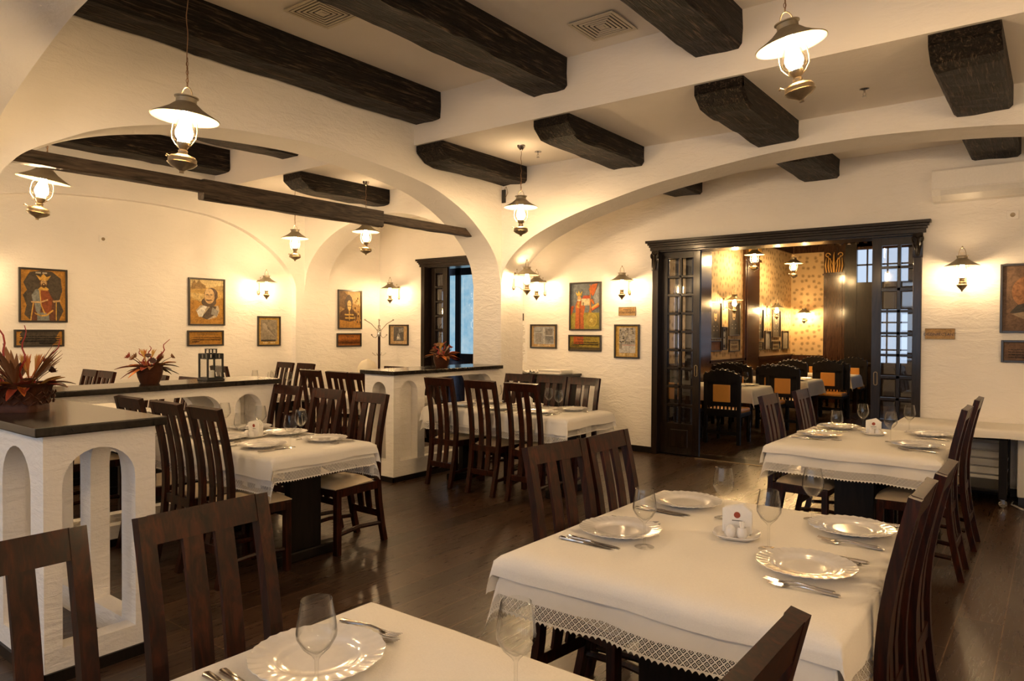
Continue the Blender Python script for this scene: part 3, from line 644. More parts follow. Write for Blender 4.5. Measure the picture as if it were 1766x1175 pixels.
# carved chairs of the second room
def make_carved():
    t = empty('carved_chair'); t['category'] = 'chair'; w = .25
    for s in (-1, 1):
        MB().box((s * .225 - .025, -.235, 0), (s * .225 + .025, -.195, .88), .006).build('leg', 'black_wood', t)
        m = MB(); m.lathe([(.022, 0), (.02, .08), (.03, .1), (.018, .16), (.028, .2), (.018, .24), (.03, .3), (.03, .37)], 10, (s * .21, .2, 0)); m.build('leg', 'black_wood', t)
    m = MB(); n = 16; pts = []
    for i in range(n + 1):
        u = i / n * 2 - 1; pts.append((w * u, .90 + .07 * (1 - u * u) + .012 * abs(math.sin(u * 9))))
    vs = [(x, -.245, .82) for x, z in pts] + [(x, -.245, z) for x, z in pts] + [(x, -.195, .82) for x, z in pts] + [(x, -.195, z) for x, z in pts]; k = n + 1
    fs = [(i, i + 1, k + i + 1, k + i) for i in range(n)] + [(2 * k + i, 2 * k + i + 1, 3 * k + i + 1, 3 * k + i) for i in range(n)] + [(k + i, k + i + 1, 3 * k + i + 1, 3 * k + i) for i in range(n)] + [(0, k, 3 * k, 2 * k), (n, k + n, 3 * k + n, 2 * k + n)]
    m.add(vs, fs)
    for i in range(7): u = (i - 3) / 3.4; m.sphere((w * u, -.22, .905 + .07 * (1 - u * u)), .026, 8, 6)
    m.build('carved_crest', 'black_wood', t)
    m = MB(); m.box((-.2, -.235, .40), (.2, -.2, .46)); m.box((-.2, -.235, .50), (.2, -.2, .56))
    for i in range(8): m.tube([(-.175 + .05 * i, -.218, .455), (-.175 + .05 * i, -.218, .505)], .012, 6)
    m.box((-.2, -.235, .56), (-.115, -.2, .83)); m.box((.115, -.235, .56), (.2, -.2, .83)); m.box((-.2, -.235, .78), (.2, -.2, .84)); MB().box((-.2, -.235, .13), (.2, -.205, .17)).build('back_stretcher', 'black_wood', t)
    m.build('back_frame', 'black_wood', t)
    m = MB(); m.box((-.118, -.245, .555), (.118, -.19, .785), .012); m.build('back_pad', 'tan', t)
    m = MB(); m.box((-.235, -.22, .36), (.235, .23, .41), .006); m.build('seat_frame', 'black_wood', t)
    m = MB(); m.box((-.225, -.19, .405), (.225, .225, .465), .025); m.build('seat', 'tan', t); return freeze(t)
CC = make_carved()
cl = 'carved orange leather chair, '
for x, y, rz, lab in [(-3.50, 9.30, 0, 'nearest one with its back to us in the second room'), (-4.16, 9.25, 0, 'cut by the left sliding door'), (-3.44, 10.75, PI, 'behind the nearest table of the second room'), (-4.15, 10.75, PI, 'against the wallpaper behind the first table'),
                      (-3.26, 11.10, 0, 'with its back to us at the middle table'), (-4.0, 11.2, 0, 'left of the middle table, mostly hidden'), (-3.05, 12.85, PI, 'behind the middle table of the second room'), (-3.75, 12.85, PI, 'by the wallpaper behind the middle table'),
                      (-3.12, 13.15, 0, 'with its back to us at the farthest table'), (-3.72, 13.2, 0, 'far left at the farthest table'), (-3.15, 14.75, PI, 'facing us before the far pilaster'), (-3.85, 14.75, PI, 'facing us near the far wallpapered corner')]:
    put(CC, USED, (x, y, 0), rz, cl + lab, 'carved chairs of the second room')

# ---------------------------------------------------------------- tables and cloths
def cloth(name, x0, x1, y0, y1, z, dx, dy, mat, label, group, seed=0, amp=.010, lace=False, cat='tablecloth', step=.035, e=.012):
    r = random.Random(seed); ph = [r.uniform(0, 6) for _ in range(8)]
    def axis(a, b, d):
        n = max(2, int((b - a) / .09)); m = max(3, int(d / step)); out = [a - d + d * i / m for i in range(m)] + [a + (b - a) * i / n for i in range(n + 1)] + [b + d * (i + 1) / m for i in range(m)]; return out
    us, vs_ = axis(x0, x1, dx), axis(y0, y1, dy); P = []; UV = []
    for v in vs_:
        row = []; ruv = []
        for u in us:
            a = max(x0 - u, u - x1, 0); b = max(y0 - v, v - y1, 0); sx = -1 if u < x0 else 1; sy = -1 if v < y0 else 1
            cx, cy = min(max(u, x0), x1), min(max(v, y0), y1)
            if a == 0 and b == 0:
                X, Y, Z = u, v, z + .0010 * (math.sin(u * 9 + ph[0]) * math.sin(v * 7 + ph[1]))
            elif a > 0 and b > 0:
                h = math.hypot(a, b); phi = math.atan2(b, a); fl = math.sin(2 * phi); k = .12 * fl + .04
                X = cx + sx * (e + (k * h) * (.35 + math.cos(phi))); Y = cy + sy * (e + (k * h) * (.35 + math.sin(phi))); Z = z - h * (1 - .10 * fl) + .004
            elif a > 0:
                dc = min(v - y0, y1 - v); f = amp * (math.sin(v * 17 + ph[2]) + .6 * math.sin(v * 39 + ph[3])) * min(1, a / .12) * min(1, dc / .08 + .2)
                X = cx + sx * (e * min(1, a / .02) + .04 * a + f * 1.0 + amp * .8 * min(1, a / .1)); Y = v; Z = z - max(0, a - .004) + .004 * math.sin(v * 11 + ph[4]) * a / dx
            else:
                dc = min(u - x0, x1 - u); f = amp * (math.sin(u * 17 + ph[5]) + .6 * math.sin(u * 39 + ph[6])) * min(1, b / .12) * min(1, dc / .08 + .2)
                Y = cy + sy * (e * min(1, b / .02) + .04 * b + f + amp * .8 * min(1, b / .1)); X = u; Z = z - max(0, b - .004) + .004 * math.sin(u * 11 + ph[7]) * b / dy
            row.append((X, Y, Z))
            hx = min(u - (x0 - dx), x1 + dx - u); hy = min(v - (y0 - dy), y1 + dy - v)
            ruv.append((v if hx < hy else u, min(hx, hy)))
        P.append(row); UV.append(ruv)
    m = MB(); m.uv = True; m.grid(P); me = bpy.data.meshes.new(name); me.from_pydata(m.v, [], m.f); me.update(); me.materials.append(M[mat])
    me.polygons.foreach_set('use_smooth', [True] * len(me.polygons)); flat = [q for row in UV for q in row]
    ul = me.uv_layers.new(name='UVMap')
    for p in me.polygons:
        hxs = [flat[me.loops[li].vertex_index] for li in p.loop_indices]
        cu = sum(P[0][0][0] * 0 for _ in hxs)
        vv = [me.loops[li].vertex_index for li in p.loop_indices]
        # one running coordinate per face: x or y side decided by the face centre
        gx = sum(us[i % len(us)] for i in vv) / 4; gy = sum(vs_[i // len(us)] for i in vv) / 4
        hx = min(gx - (x0 - dx), x1 + dx - gx); hy = min(gy - (y0 - dy), y1 + dy - gy)
        for li, vi in zip(p.loop_indices, vv):
            uu, vvv = us[vi % len(us)], vs_[vi // len(us)]
            if hx < hy: ul.data[li].uv = (vvv, min(uu - (x0 - dx), x1 + dx - uu))
            else: ul.data[li].uv = (uu, min(vvv - (y0 - dy), y1 + dy - vvv))
    o = bpy.data.objects.new(name, me); COL.objects.link(o); tag(o, label, cat, group); return o
def table(x0, x1, y0, y1, h, label, cl_label, along, dx, dy, ovl=None, seed=1, mat='black_wood', lace=True, legs=False, od=(.1, .1), g='pedestal tables'):
    t = empty('dining_table', ((x0 + x1) / 2, (y0 + y1) / 2, 0), 0, label, 'table', g); hx, hy = (x1 - x0) / 2, (y1 - y0) / 2
    MB().box((-hx, -hy, h - .035), (hx, hy, h - .004), .004).build('tabletop', mat, t)
    if legs:
        for sx in (-1, 1):
            for sy in (-1, 1): MB().box((sx * (hx - .07) - .035, sy * (hy - .07) - .035, 0), (sx * (hx - .07) + .035, sy * (hy - .07) + .035, h - .035), .005).build('leg', mat, t)
        MB().box((-hx + .05, -hy + .05, h - .12), (hx - .05, hy - .05, h - .036), .004).build('apron', mat, t)
    else:
        L = (hx if along == 'x' else hy) - .22; Wd = (hy if along == 'x' else hx) - .08
        for s in (-1, 1):
            if along == 'x':
                p = MB().box((s * L - .03, -.12, .07), (s * L + .03, .12, h - .036), .004).build('pedestal', mat, t); MB().box((s * L - .045, -Wd, 0), (s * L + .045, Wd, .07), .012).build('foot', mat, p)
            else:
                p = MB().box((-.12, s * L - .03, .07), (.12, s * L + .03, h - .036), .004).build('pedestal', mat, t); MB().box((-Wd, s * L - .045, 0), (Wd, s * L + .045, .07), .012).build('foot', mat, p)
        if along == 'x': MB().box((-L, -.02, .25), (L, .02, .35), .004).build('stretcher', mat, t)
        else: MB().box((-.02, -L, .25), (.02, L, .35), .004).build('stretcher', mat, t)
    cloth('tablecloth', x0, x1, y0, y1, h - .001, dx, dy, 'lace' if lace else 'cloth', cl_label, 'white tablecloths', seed)
    if ovl: cloth('table_overlay', x0 - .004, x1 + .004, y0 - .004, y1 + .004, h + .0035, od[0], od[1], 'cloth', ovl, 'plain white table overlays', seed + 50, .005, cat='tablecloth', step=.02, e=.030)
H = .735
table(-1.50, -.46, .05, 1.31, H, 'dark pedestal table at the bottom of the picture', 'white tablecloth of the foreground table at the bottom', 'y', .2, .14, 'plain white overlay of the foreground table, one corner pointing up at the chairs', 1)
table(-1.47, -.45, 1.90, 3.10, H, 'dark pedestal table in the right foreground', 'white lace-edged tablecloth in the right foreground', 'y', .24, .20, 'plain white overlay with hanging corner on the right foreground table', 2, od=(.14, .078))
table(-1.53, -.57, 4.86, 6.12, H, 'dark pedestal table in front of the sliding doors', 'white lace-edged tablecloth in front of the sliding doors', 'y', .24, .19, 'plain white overlay on the table in front of the sliding doors', 3, od=(.14, .065))
table(-5.03, -3.66, 2.45, 3.17, H, 'dark pedestal table on the left between two rows of chairs', 'white lace-edged tablecloth of the left table', 'x', .16, .24, 'plain white overlay of the left table', 4, od=(.08, .14))
table(-4.95, -3.32, 5.06, 5.78, H, 'dark pedestal table in the centre beside the middle divider', 'white lace-edged tablecloth of the centre table', 'x', .16, .23, 'plain white overlay of the centre table with a pointed corner', 5, od=(.10, .15))
table(-8.60, -7.15, 2.52, 3.20, H, 'pedestal table by the portrait wall in the left room', 'white lace tablecloth by the portrait wall', 'x', .14, .22, None, 6)
table(-6.95, -5.68, 2.50, 3.22, H, 'pedestal table behind the long divider', 'white lace tablecloth seen through the long divider', 'x', .14, .22, None, 7)
table(-8.60, -7.48, 4.95, 5.60, H, 'pedestal table beside the pier in the left room', 'white tablecloth beside the pier of the left room', 'x', .14, .20, None, 8)
table(-6.90, -5.66, 5.18, 5.84, H, 'pedestal table behind the middle divider', 'white tablecloth behind the middle divider', 'x', .14, .20, None, 9)
table(-4.50, -3.30, 9.62, 10.45, .70, 'dark four-legged table nearest the doorway in the second room', 'plain white tablecloth on the nearest table of the second room', 'x', .22, .20, None, 10, 'panel_wood', False, True, g='four-legged tables')
table(-4.40, -3.10, 11.58, 12.45, .70, 'dark four-legged middle table of the second room', 'plain white tablecloth on the middle table of the second room', 'x', .24, .20, None, 11, 'panel_wood', False, True, g='four-legged tables')
table(-4.30, -2.87, 13.40, 14.2, .70, 'dark four-legged farthest table of the second room', 'plain white tablecloth on the farthest table of the second room', 'x', .22, .20, None, 12, 'panel_wood', False, True, g='four-legged tables')

# ---------------------------------------------------------------- tableware
def make_glass():
    o = MB().lathe([(.034, 0), (.034, .0015), (.012, .004), (.0042, .012), (.0036, .05), (.0042, .082), (.010, .091), (.028, .108), (.0405, .130), (.0415, .140), (.0395, .160), (.0315, .206), (.0305, .2065), (.0385, .160), (.0402, .140), (.039, .131), (.027, .111), (.008, .096), (0, .094)], 32, cap=False).build('wine_glass', 'glass')
    o['category'] = 'wine glass'; return o
def make_plate():
    n = 96; prof = [(0, .010), (.06, .010), (.088, .0095), (.093, .013), (.100, .017), (.118, .019), (.136, .021), (.150, .024), (.1505, .0225), (.136, .0185), (.100, .013), (.088, .006), (.08, .001), (.06, .001), (0, .002)]
    vs = []; fs = []
    for r, z in prof:
        for k in range(n):
            a = 2 * PI * k / n; q = max(0, (r - .100) / .05); rr = r * (1 + .016 * q * abs(math.cos(8 * a))); zz = z + .0016 * min(q, .9) * math.sin(32 * a); vs.append((rr * math.cos(a), rr * math.sin(a), zz))
    for i in range(len(prof) - 1):
        for k in range(n): a = i * n + k; b = i * n + (k + 1) % n; fs.append((a, b, b + n, a + n))
    m = MB(); m.add(vs, fs, True); o = m.build('dinner_plate', 'ceramic'); o['category'] = 'plate'; return o
def bar_mesh(m, sec):   # sec: (y, halfwidth, z, thick)
    vs = []; fs = []
    for y, hw, z, th in sec: vs += [(-hw, y, z), (0, y, z + th * .3), (hw, y, z), (hw * .8, y, z + th), (0, y, z + th * 1.35), (-hw * .8, y, z + th)]
    for i in range(len(sec) - 1):
        for k in range(6): a = i * 6 + k; b = i * 6 + (k + 1) % 6; fs.append((a, b, b + 6, a + 6))
    e = (len(sec) - 1) * 6; fs += [tuple(range(6)), tuple(range(e, e + 6))]; m.add(vs, fs, True)
def make_fork():
    m = MB(); bar_mesh(m, [(-.10, .004, .001, .002), (-.095, .0095, .001, .003), (-.06, .0075, .002, .003), (0, .0035, .008, .003), (.035, .0035, .006, .002), (.045, .010, .003, .0015), (.06, .0125, .001, .0015)])
    for k in range(4): x = -.0105 + .007 * k; m.tube([(x, .058, .002), (x, .08, .003), (x, .102, .008)], [.0021, .0019, .001], 5)
    o = m.build('table_fork', 'steel'); o['category'] = 'fork'; return o
def make_knife():
    m = MB(); bar_mesh(m, [(-.112, .004, .001, .003), (-.105, .010, .001, .005), (-.05, .0085, .001, .005), (-.005, .006, .001, .005), (.0, .0085, .0015, .002), (.07, .0105, .0015, .0014), (.105, .006, .0015, .001), (.115, .001, .0015, .0005)])
    o = m.build('table_knife', 'steel'); o['category'] = 'knife'; return o
def make_caddy():
    t = empty('napkin_holder'); t['category'] = 'napkin holder'
    m = MB(); n = 40; prof = [(0, .006), (.055, .006), (.066, .010), (.082, .019), (.083, .017), (.066, .005), (.05, 0), (0, 0)]; vs = []; fs = []
    for r, z in prof:
        for k in range(n):
            a = 2 * PI * k / n; q = (abs(math.cos(a)) ** 3.2 + abs(math.sin(a)) ** 3.2) ** (-1 / 3.2); vs.append((r * q * math.cos(a), r * q * math.sin(a), z))
    for i in range(len(prof) - 1):
        for k in range(n): a = i * n + k; b = i * n + (k + 1) % n; fs.append((a, b, b + n, a + n))
    m.add(vs, fs, True)
    for s in (-1, 1): m.box((-.045, s * .022 - .002 + .03, .005), (.045, s * .022 + .002 + .03, .042), .0015)
    m.build('dish', 'ceramic', t)
    m = MB()
    for i in range(7):
        y = .014 + i * .0052; z1 = .105 - (i % 3) * .004; m.add([(-.052 + .001 * i, y, .012), (.052, y, .012), (.052, y, z1 - .012), (.02, y + .001, z1 + .012), (-.052 + .001 * i, y, z1 - .005), (-.052 + .001 * i, y + .004, .012), (.052, y + .004, .012), (.052, y + .004, z1 - .012), (.02, y + .005, z1 + .012), (-.052 + .001 * i, y + .004, z1 - .005)],
                     [(0, 1, 2, 3, 4), (9, 8, 7, 6, 5), (0, 5, 6, 1), (1, 6, 7, 2), (2, 7, 8, 3), (3, 8, 9, 4), (4, 9, 5, 0)])
    nk = m.build('napkins', 'napkin', t)
    m = MB(); m.lathe([(.0115, 0), (.0115, .0006)], 24, mat=Matrix.Translation((.0, .0132, .078)) @ Matrix.Rotation(PI / 2, 4, 'X')); m.build('printed_crest', M['leafred'], nk)
    m = MB(); m.box((-.018, .0126, .056), (.018, .0134, .0585)); m.lathe([(.0075, 0), (.0075, .0004)], 16, mat=Matrix.Translation((.0, .0124, .078)) @ Matrix.Rotation(PI / 2, 4, 'X')) if 0 else None; m.build('printed_line', 'frame', nk)
    m = MB(); m.lathe([(.013, 0), (.018, .008), (.0195, .022), (.016, .036), (.009, .043), (0, .046)], 20, (-.018, -.032, .008)); m.build('salt_shaker', 'ceramic', t)
    m = MB(); m.lathe([(.014, 0), (.0185, .008), (.0195, .022), (.0165, .034), (.016, .038), (.013, .038), (.013, .02), (0, .02)], 20, (.022, -.03, .008), cap=False); h = m.build('toothpick_pot', 'ceramic', t)
    m = MB()
    for k in range(9): a = k * .7; m.tube([(.022 + .003 * math.cos(a), -.03 + .003 * math.sin(a), .03), (.022 + .008 * math.cos(a), -.03 + .008 * math.sin(a), .066)], .0025, 5)
    m.build('toothpicks', 'napkin', h); return freeze(t)
PG, PP, PF, PK, PC = make_glass(), make_plate(), make_fork(), make_knife(), make_caddy()
ZT = H + .006; GW = 'wine glasses on the set tables'; GP = 'white dinner plates on the set tables'; GF = 'forks beside the plates'; GK = 'knives beside the plates'
def place(cx, cy, facing, tab, seat, fine=2, z=ZT, dz=0):
    rz = {'+y': 0, '-y': PI, '+x': -PI / 2, '-x': PI / 2}[facing]; c, s = math.cos(rz), math.sin(rz)
    L = lambda x, y: (cx + x * c - y * s, cy + x * s + y * c, z)
    put(PP, USED, (cx, cy, z), rz + .1, 'white scalloped dinner plate on %s, %s' % (tab, seat), GP)
    if fine >= 1:
        put(PF, USED, L(-.165, -.025), rz + .06, 'steel fork next to the plate on %s, %s' % (tab, seat), GF); put(PK, USED, L(.165, -.02), rz - .05, 'steel knife next to the plate on %s, %s' % (tab, seat), GK)
    if fine >= 2:
        put(PF, USED, L(-.190, -.045), rz + .10, 'outer steel fork on %s, %s' % (tab, seat), GF); put(PK, USED, L(.192, -.035), rz - .02, 'outer steel knife on %s, %s' % (tab, seat), GK)
def glass(x, y, tab, pos, z=ZT): put(PG, USED, (x, y, z), 0, 'clear wine glass on %s, %s' % (tab, pos), GW)
T0n, T1n, T2n, T3n, T4n = 'the bottom foreground table', 'the right foreground table', 'the table before the sliding doors', 'the left table', 'the centre table'
place(-1.325, 1.0, '+x', T0n, 'beside its rim')
glass(-1.19, .895, T0n, 'over the plate'); glass(-.865, 1.14, T0n, 'standing alone to the right')
place(-1.285, 2.335, '+x', T1n, 'near left'); place(-1.275, 2.90, '+x', T1n, 'far left'); place(-.625, 2.345, '-x', T1n, 'near right'); place(-.61, 2.90, '-x', T1n, 'far right')
glass(-1.135, 2.235, T1n, 'near left'); glass(-1.062, 2.78, T1n, 'far left, tallest against the floor'); glass(-.785, 2.48, T1n, 'in the middle by the salt shaker'); glass(-.772, 2.985, T1n, 'far right')
place(-1.355, 5.39, '+x', T2n, 'near left'); place(-1.34, 5.92, '+x', T2n, 'far left'); place(-.73, 5.29, '-x', T2n, 'near right'); place(-.73, 5.92, '-x', T2n, 'far right')
glass(-1.21, 5.27, T2n, 'near left'); glass(-1.165, 5.88, T2n, 'far left'); glass(-.90, 5.42, T2n, 'near right'); glass(-.875, 6.02, T2n, 'far right')
for i, x in enumerate((-4.80, -4.47, -4.02)): place(x, 2.60, '+y', T3n, 'near side, ' + ['left', 'middle', 'right'][i], 1)
for i, x in enumerate((-4.80, -4.36, -3.92)): place(x, 3.01, '-y', T3n, 'far side, ' + ['left', 'middle', 'right'][i], 1)
for i, (x, y) in enumerate([(-3.86, 2.70), (-4.07, 2.93), (-4.20, 2.56), (-4.47, 2.88), (-4.85, 2.83)]): glass(x, y, T3n, ['nearest the right end', 'right of the napkins, far side', 'left of the napkins', 'behind the napkins', 'at the left end'][i])
for i, x in enumerate((-4.66, -4.17, -3.72)): place(x, 5.22, '+y', T4n, 'near side, ' + ['left', 'middle', 'right'][i], 1)
for i, x in enumerate((-4.62, -4.12, -3.60)): place(x, 5.61, '-y', T4n, 'far side, ' + ['left', 'middle', 'right'][i], 1)
for i, (x, y) in enumerate([(-3.80, 5.50), (-3.60, 5.37), (-4.40, 5.48), (-4.72, 5.42)]): glass(x, y, T4n, ['left of the overlapping pair', 'right of the overlapping pair', 'behind the middle chair', 'at the left end'][i])
def caddy(x, y, rz, lab): put(PC, USED, (x, y, ZT), rz, 'white napkin holder dish with shakers on ' + lab, 'napkin holders on the tables')
caddy(-.925, 2.555, .25, T1n); caddy(-1.06, 5.72, .3, T2n); caddy(-4.43, 2.79, PI * .06, T3n); caddy(-4.02, 5.43, .2, T4n); caddy(-6.35, 2.83, .1, 'the table behind the long divider')
for i, (x, y, tb, ps) in enumerate([(-6.10, 2.72, 'the table behind the long divider', 'right'), (-6.52, 2.95, 'the table behind the long divider', 'middle'), (-6.72, 2.70, 'the table behind the long divider', 'left'), (-8.3, 2.9, 'the table by the portrait wall', 'showing above the counter'),
      (-8.35, 5.30, 'the left room table by the pier', 'leftmost'), (-8.12, 5.42, 'the left room table by the pier', 'second'), (-7.88, 5.22, 'the left room table by the pier', 'third'), (-7.68, 5.35, 'the left room table by the pier', 'rightmost'),
      (-6.0, 5.42, 'the table behind the middle divider', 'seen through its arch'), (-6.45, 5.5, 'the table behind the middle divider', 'left')]): glass(x, y, tb, ps, H + .002)
for i, (x, y, tb, ps, f) in enumerate([(-6.2, 2.66, 'the table behind the long divider', 'near side', '+y'), (-6.42, 3.05, 'the table behind the long divider', 'far side', '-y'), (-5.95, 3.05, 'the table behind the long divider', 'right end', '-y'), (-5.85, 5.35, 'the table behind the middle divider', 'near side', '+y')]): place(x, y, f, tb, ps, 0, H + .002)
Sn = ['the nearest table of the second room', 'the middle table of the second room', 'the farthest table of the second room']
for (x, y, k, ps) in [(-3.62, 9.85, 0, 'front'), (-3.55, 10.22, 0, 'rear'), (-3.35, 12.2, 1, 'rear'), (-3.3, 11.8, 1, 'front'), (-3.12, 13.9, 2, 'rear')]: place(x, y, '+y' if ps == 'front' else '-y', Sn[k], ps, 0, .702)
for i, (x, y, k, ps) in enumerate([(-3.52, 10.02, 0, 'right'), (-4.05, 9.9, 0, 'left'), (-3.86, 10.1, 0, 'middle'), (-3.42, 12.0, 1, 'right'), (-3.85, 12.1, 1, 'left'), (-3.3, 13.85, 2, 'right'), (-3.75, 13.8, 2, 'left')]): glass(x, y, Sn[k], ps, .702)

# ---------------------------------------------------------------- lamps
def lamp_parts(t, k, tank, chim=.0, bulb='bulb'):
    """shade rim at local z=0; k scales the oil-lamp body"""
    m = MB(); sh = [(.168, 0), (.170, .003), (.12, .030), (.085, .052), (.060, .074), (.051, .082), (.051, .105), (.060, .108), (.060, .113), (.048, .113), (.047, .084), (.056, .070), (.083, .047), (.118, .026), (.166, -.001)]
    m.lathe([(r * k, z * k) for r, z in sh + [sh[0]]], 40, cap=False); m.build('lamp_shade', 'shade', t)
    m = MB(); m.lathe([(r * k, z * k) for r, z in [(.030, -.128), (.052, -.112), (.060, -.09), (.058, -.065), (.042, -.03), (.027, .01), (.022, .06), (.021, .15 if chim else .07)]], 28, cap=False); m.build('glass_chimney', 'lampglass', t)
    m = MB(); m.lathe([(0, -.122 * k), (.022 * k, -.118 * k), (.040 * k, -.095 * k), (.044 * k, -.072 * k), (.034 * k, -.038 * k), (.022 * k, -.005 * k), (.018 * k, .05 * k), (.016 * k, .085 * k), (0, .088 * k)], 16, cap=False); m.build('bulb', bulb, t)
    m = MB(); m.lathe([(r * k, z * k) for r, z in tank], 28); tk = m.build('oil_tank', 'brass', t)
    m = MB()
    for i in range(14): a = i * 2 * PI / 14; m.box((-.002 * k, -.001, -.128 * k), (.002 * k, .001, -.112 * k), mat=Matrix.Rotation(a, 4, 'Z') @ Matrix.Translation((0, .031 * k, 0)))
    m.build('burner_gallery', 'brass', tk)
    m = MB()
    for s in (-1, 1):
        pts = [(s * .047, 0, .09), (s * .050, 0, .03), (s * .050, 0, .0), (s * .066, 0, -.03), (s * .070, 0, -.07), (s * .066, 0, -.105), (s * .045, 0, -.135), (s * .022, 0, -.155)]
        m.tube([(x * k, y, z * k) for x, y, z in pts], .0028 * k, 6)
    m.build('wire_guard', 'brass', t)
PT = [(.012, -.285), (.010, -.275), (.020, -.268), (.055, -.252), (.070, -.238), (.074, -.233), (.070, -.228), (.070, -.212), (.062, -.200), (.030, -.188), (.022, -.180), (.024, -.17), (.018, -.162), (.026, -.15), (.034, -.135), (.034, -.128), (.0, -.126)]
ST = [(.006, -.275), (.010, -.262), (.018, -.250), (.040, -.226), (.052, -.208), (.054, -.203), (.046, -.198), (.030, -.188), (.034, -.178), (.028, -.17), (.024, -.16), (.030, -.15), (.024, -.142), (.034, -.13), (.0, -.127)]
def pendant(x, y, zr, zc, label, tilt=.0, rz=.4):
    t = empty('pendant_lamp', (x, y, zr), rz, label, 'pendant lamp', 'hanging oil-style lamps'); lamp_parts(t, 1.0, PT, 0, 'bulb' if y < 8 else 'bulb_back')
    m = MB(); m.tube([(.03 * math.cos(PI * i / 10) * 1.0, 0, .113 + .05 * math.sin(PI * i / 10) * 1.05) for i in range(11)], .003, 6); m.build('carry_loop', 'brass', t); m = MB(); m.tube([(-.068, 0, -.2), (-.085, 0, -.19), (-.09, 0, -.2)], [.003, .004, .006], 6); m.build('wick_knob', 'brass', t)
    top = zc - zr; m = MB(); z = .165; i = 0; n = int(min(.17, top * .5) / .022)
    for i in range(n):
        zz = z + i * .022; R = (.0065, .013); m.tube([((R[0] * math.cos(q)) if i % 2 else 0, 0 if i % 2 else R[0] * math.cos(q), zz + .011 + R[1] * math.sin(q)) for q in [j * PI / 4 for j in range(8)]], .0016, 4, closed=True)
    zz = z + n * .022; L = top - zz - .03
    m.build('chain', 'chain', t); m = MB(); m.tube([(.004 * math.sin(j * 1.3), .003 * math.cos(j * 1.7), z + (top - z - .02) * j / 24) for j in range(25)], .0026, 5); m.build('cord', 'chain', t)
    m = MB(); m.lathe([(.004, top - .055), (.012, top - .05), (.038, top - .018), (.042, top)], 20); m.build('ceiling_rose', 'steel', t)
    if tilt:      # the lamp body leans on its hook, the cord stays plumb
        ax = Matrix.Rotation(-rz, 3, 'Z') @ Vector((-.61, .79, 0)); Rm = Matrix.Translation((0, 0, .165)) @ Matrix.Rotation(tilt, 4, ax) @ Matrix.Translation((0, 0, -.165))
        for c in t.children:
            if c.name.split('.')[0] not in ('chain', 'cord', 'ceiling_rose'): c.matrix_basis = Rm
    return t
pendant(-3.63, 1.91, 2.595, 3.78, 'large lit oil-style pendant lamp at the upper left before the dark beam', .07, .6)
pendant(-1.088, 3.597, 2.905, 3.78, 'large lit oil-style pendant lamp at the upper right', -.2, .2)
pendant(-4.242, 5.634, 2.71, Z2, 'lit pendant lamp hanging in front of the corner pillar')
pendant(-5.74, 1.99, 2.545, Z1, 'lit pendant lamp at the left behind the timber tie', .17, 1.2)
pendant(-6.45, 1.62, 2.43, Z1, 'pendant lamp whose shade tip enters at the left edge')
pendant(-7.70, 5.454, 2.64, Z2, 'lit pendant lamp left of the alcove arch')
pendant(-6.83, 5.87, 2.70, Z2, 'lit pendant lamp in front of the alcove, under the tie')
pendant(-4.15, 12.19, 2.80, 3.36, 'lit pendant lamp in the second room between two pilasters')
pendant(-3.98, 13.87, 2.77, 3.36, 'lit pendant lamp in the second room before the corner')
pendant(-2.12, 9.3, 2.83, 3.36, 'pendant lamp in the second room at the door top, mostly hidden by the cornice')
for i, (x, y) in enumerate([(-3.0, -1.4), (.6, -.9), (1.1, 3.4), (-7.0, -.8)]): pendant(x, y, 2.75, Z1, 'added fill pendant lamp outside the picture, %s' % ['behind the near divider', 'above the photographer', 'over the right aisle', 'at the back of the left room'][i])  # out of view, added to fill the room with warm light
def sconce(x, y, z, rz, label):
    """local +y points out of the wall"""
    t = empty('wall_lamp', (x, y, z), rz, label, 'wall lamp', 'oil-style wall lamps'); g = bpy.data.objects.new('lamp_body', None); k = .85
    n0 = set(bpy.data.objects); lamp_parts(t, k, [(a, b) for a, b in ST], 1, 'bulb_wall' if y < 8 else 'bulb_back')
    for o in set(bpy.data.objects) - n0:
        if o.parent == t: o.location = (0, .20, 0)
    bpy.data.objects.remove(g)
    m = MB(); m.tube([(.034 * k * math.cos(PI * i / 10), .20, (.113 + .085 * math.sin(PI * i / 10)) * k) for i in range(11)] , .0028, 6); m.sphere((0, .20, .205 * k), .007, 8, 6, (1, 1, 1.5)); m.build('top_loop', 'brass', t)
    m = MB(); m.box((-.02, 0, -.14), (.02, .012, .02), .004); m.lathe([(.022, 0), (.022, .03), (0, .034)], 16, mat=Matrix.Translation((0, 0, .02)) @ Matrix.Rotation(-PI / 2, 4, 'X')); m.sphere((0, .01, -.145), .022, 10, 8, (1, .6, 1)); m.build('wall_plate', 'brass', t)
    m = MB(); m.tube([(0, .01, -.135), (0, .05, -.128), (0, .09, -.135), (0, .13, -.165), (0, .185, -.165)], .0045, 6); m.tube([(0, .01, .005), (0, .06, .0), (0, .14, .03), (0, .165, .06)], .004, 6); m.tube([(0, .055, 0), (0, .055, .07)], .002, 5); m.sphere((0, .055, .075), .006, 8, 6); m.build('arm', 'brass', t); return t
sconce(-4.22, YD, 2.10, PI, 'lit wall lamp above the small brass-coloured sign')
sconce(-.705, YD, 2.10, PI, 'lit wall lamp right of the sliding doors')
sconce(-5.5, YD, 2.12, PI, 'lit wall lamp, right one of the close pair')
sconce(-5.1, 6.63, 2.13, -PI / 2, 'lit wall lamp on the pillar, left one of the close pair')
sconce(XL - .1, 5.70, 2.13, -PI / 2, 'lit wall lamp on the portrait wall in the left room')
sconce(-8.34, YD, 2.13, PI, 'lit wall lamp in the alcove above the small photograph')
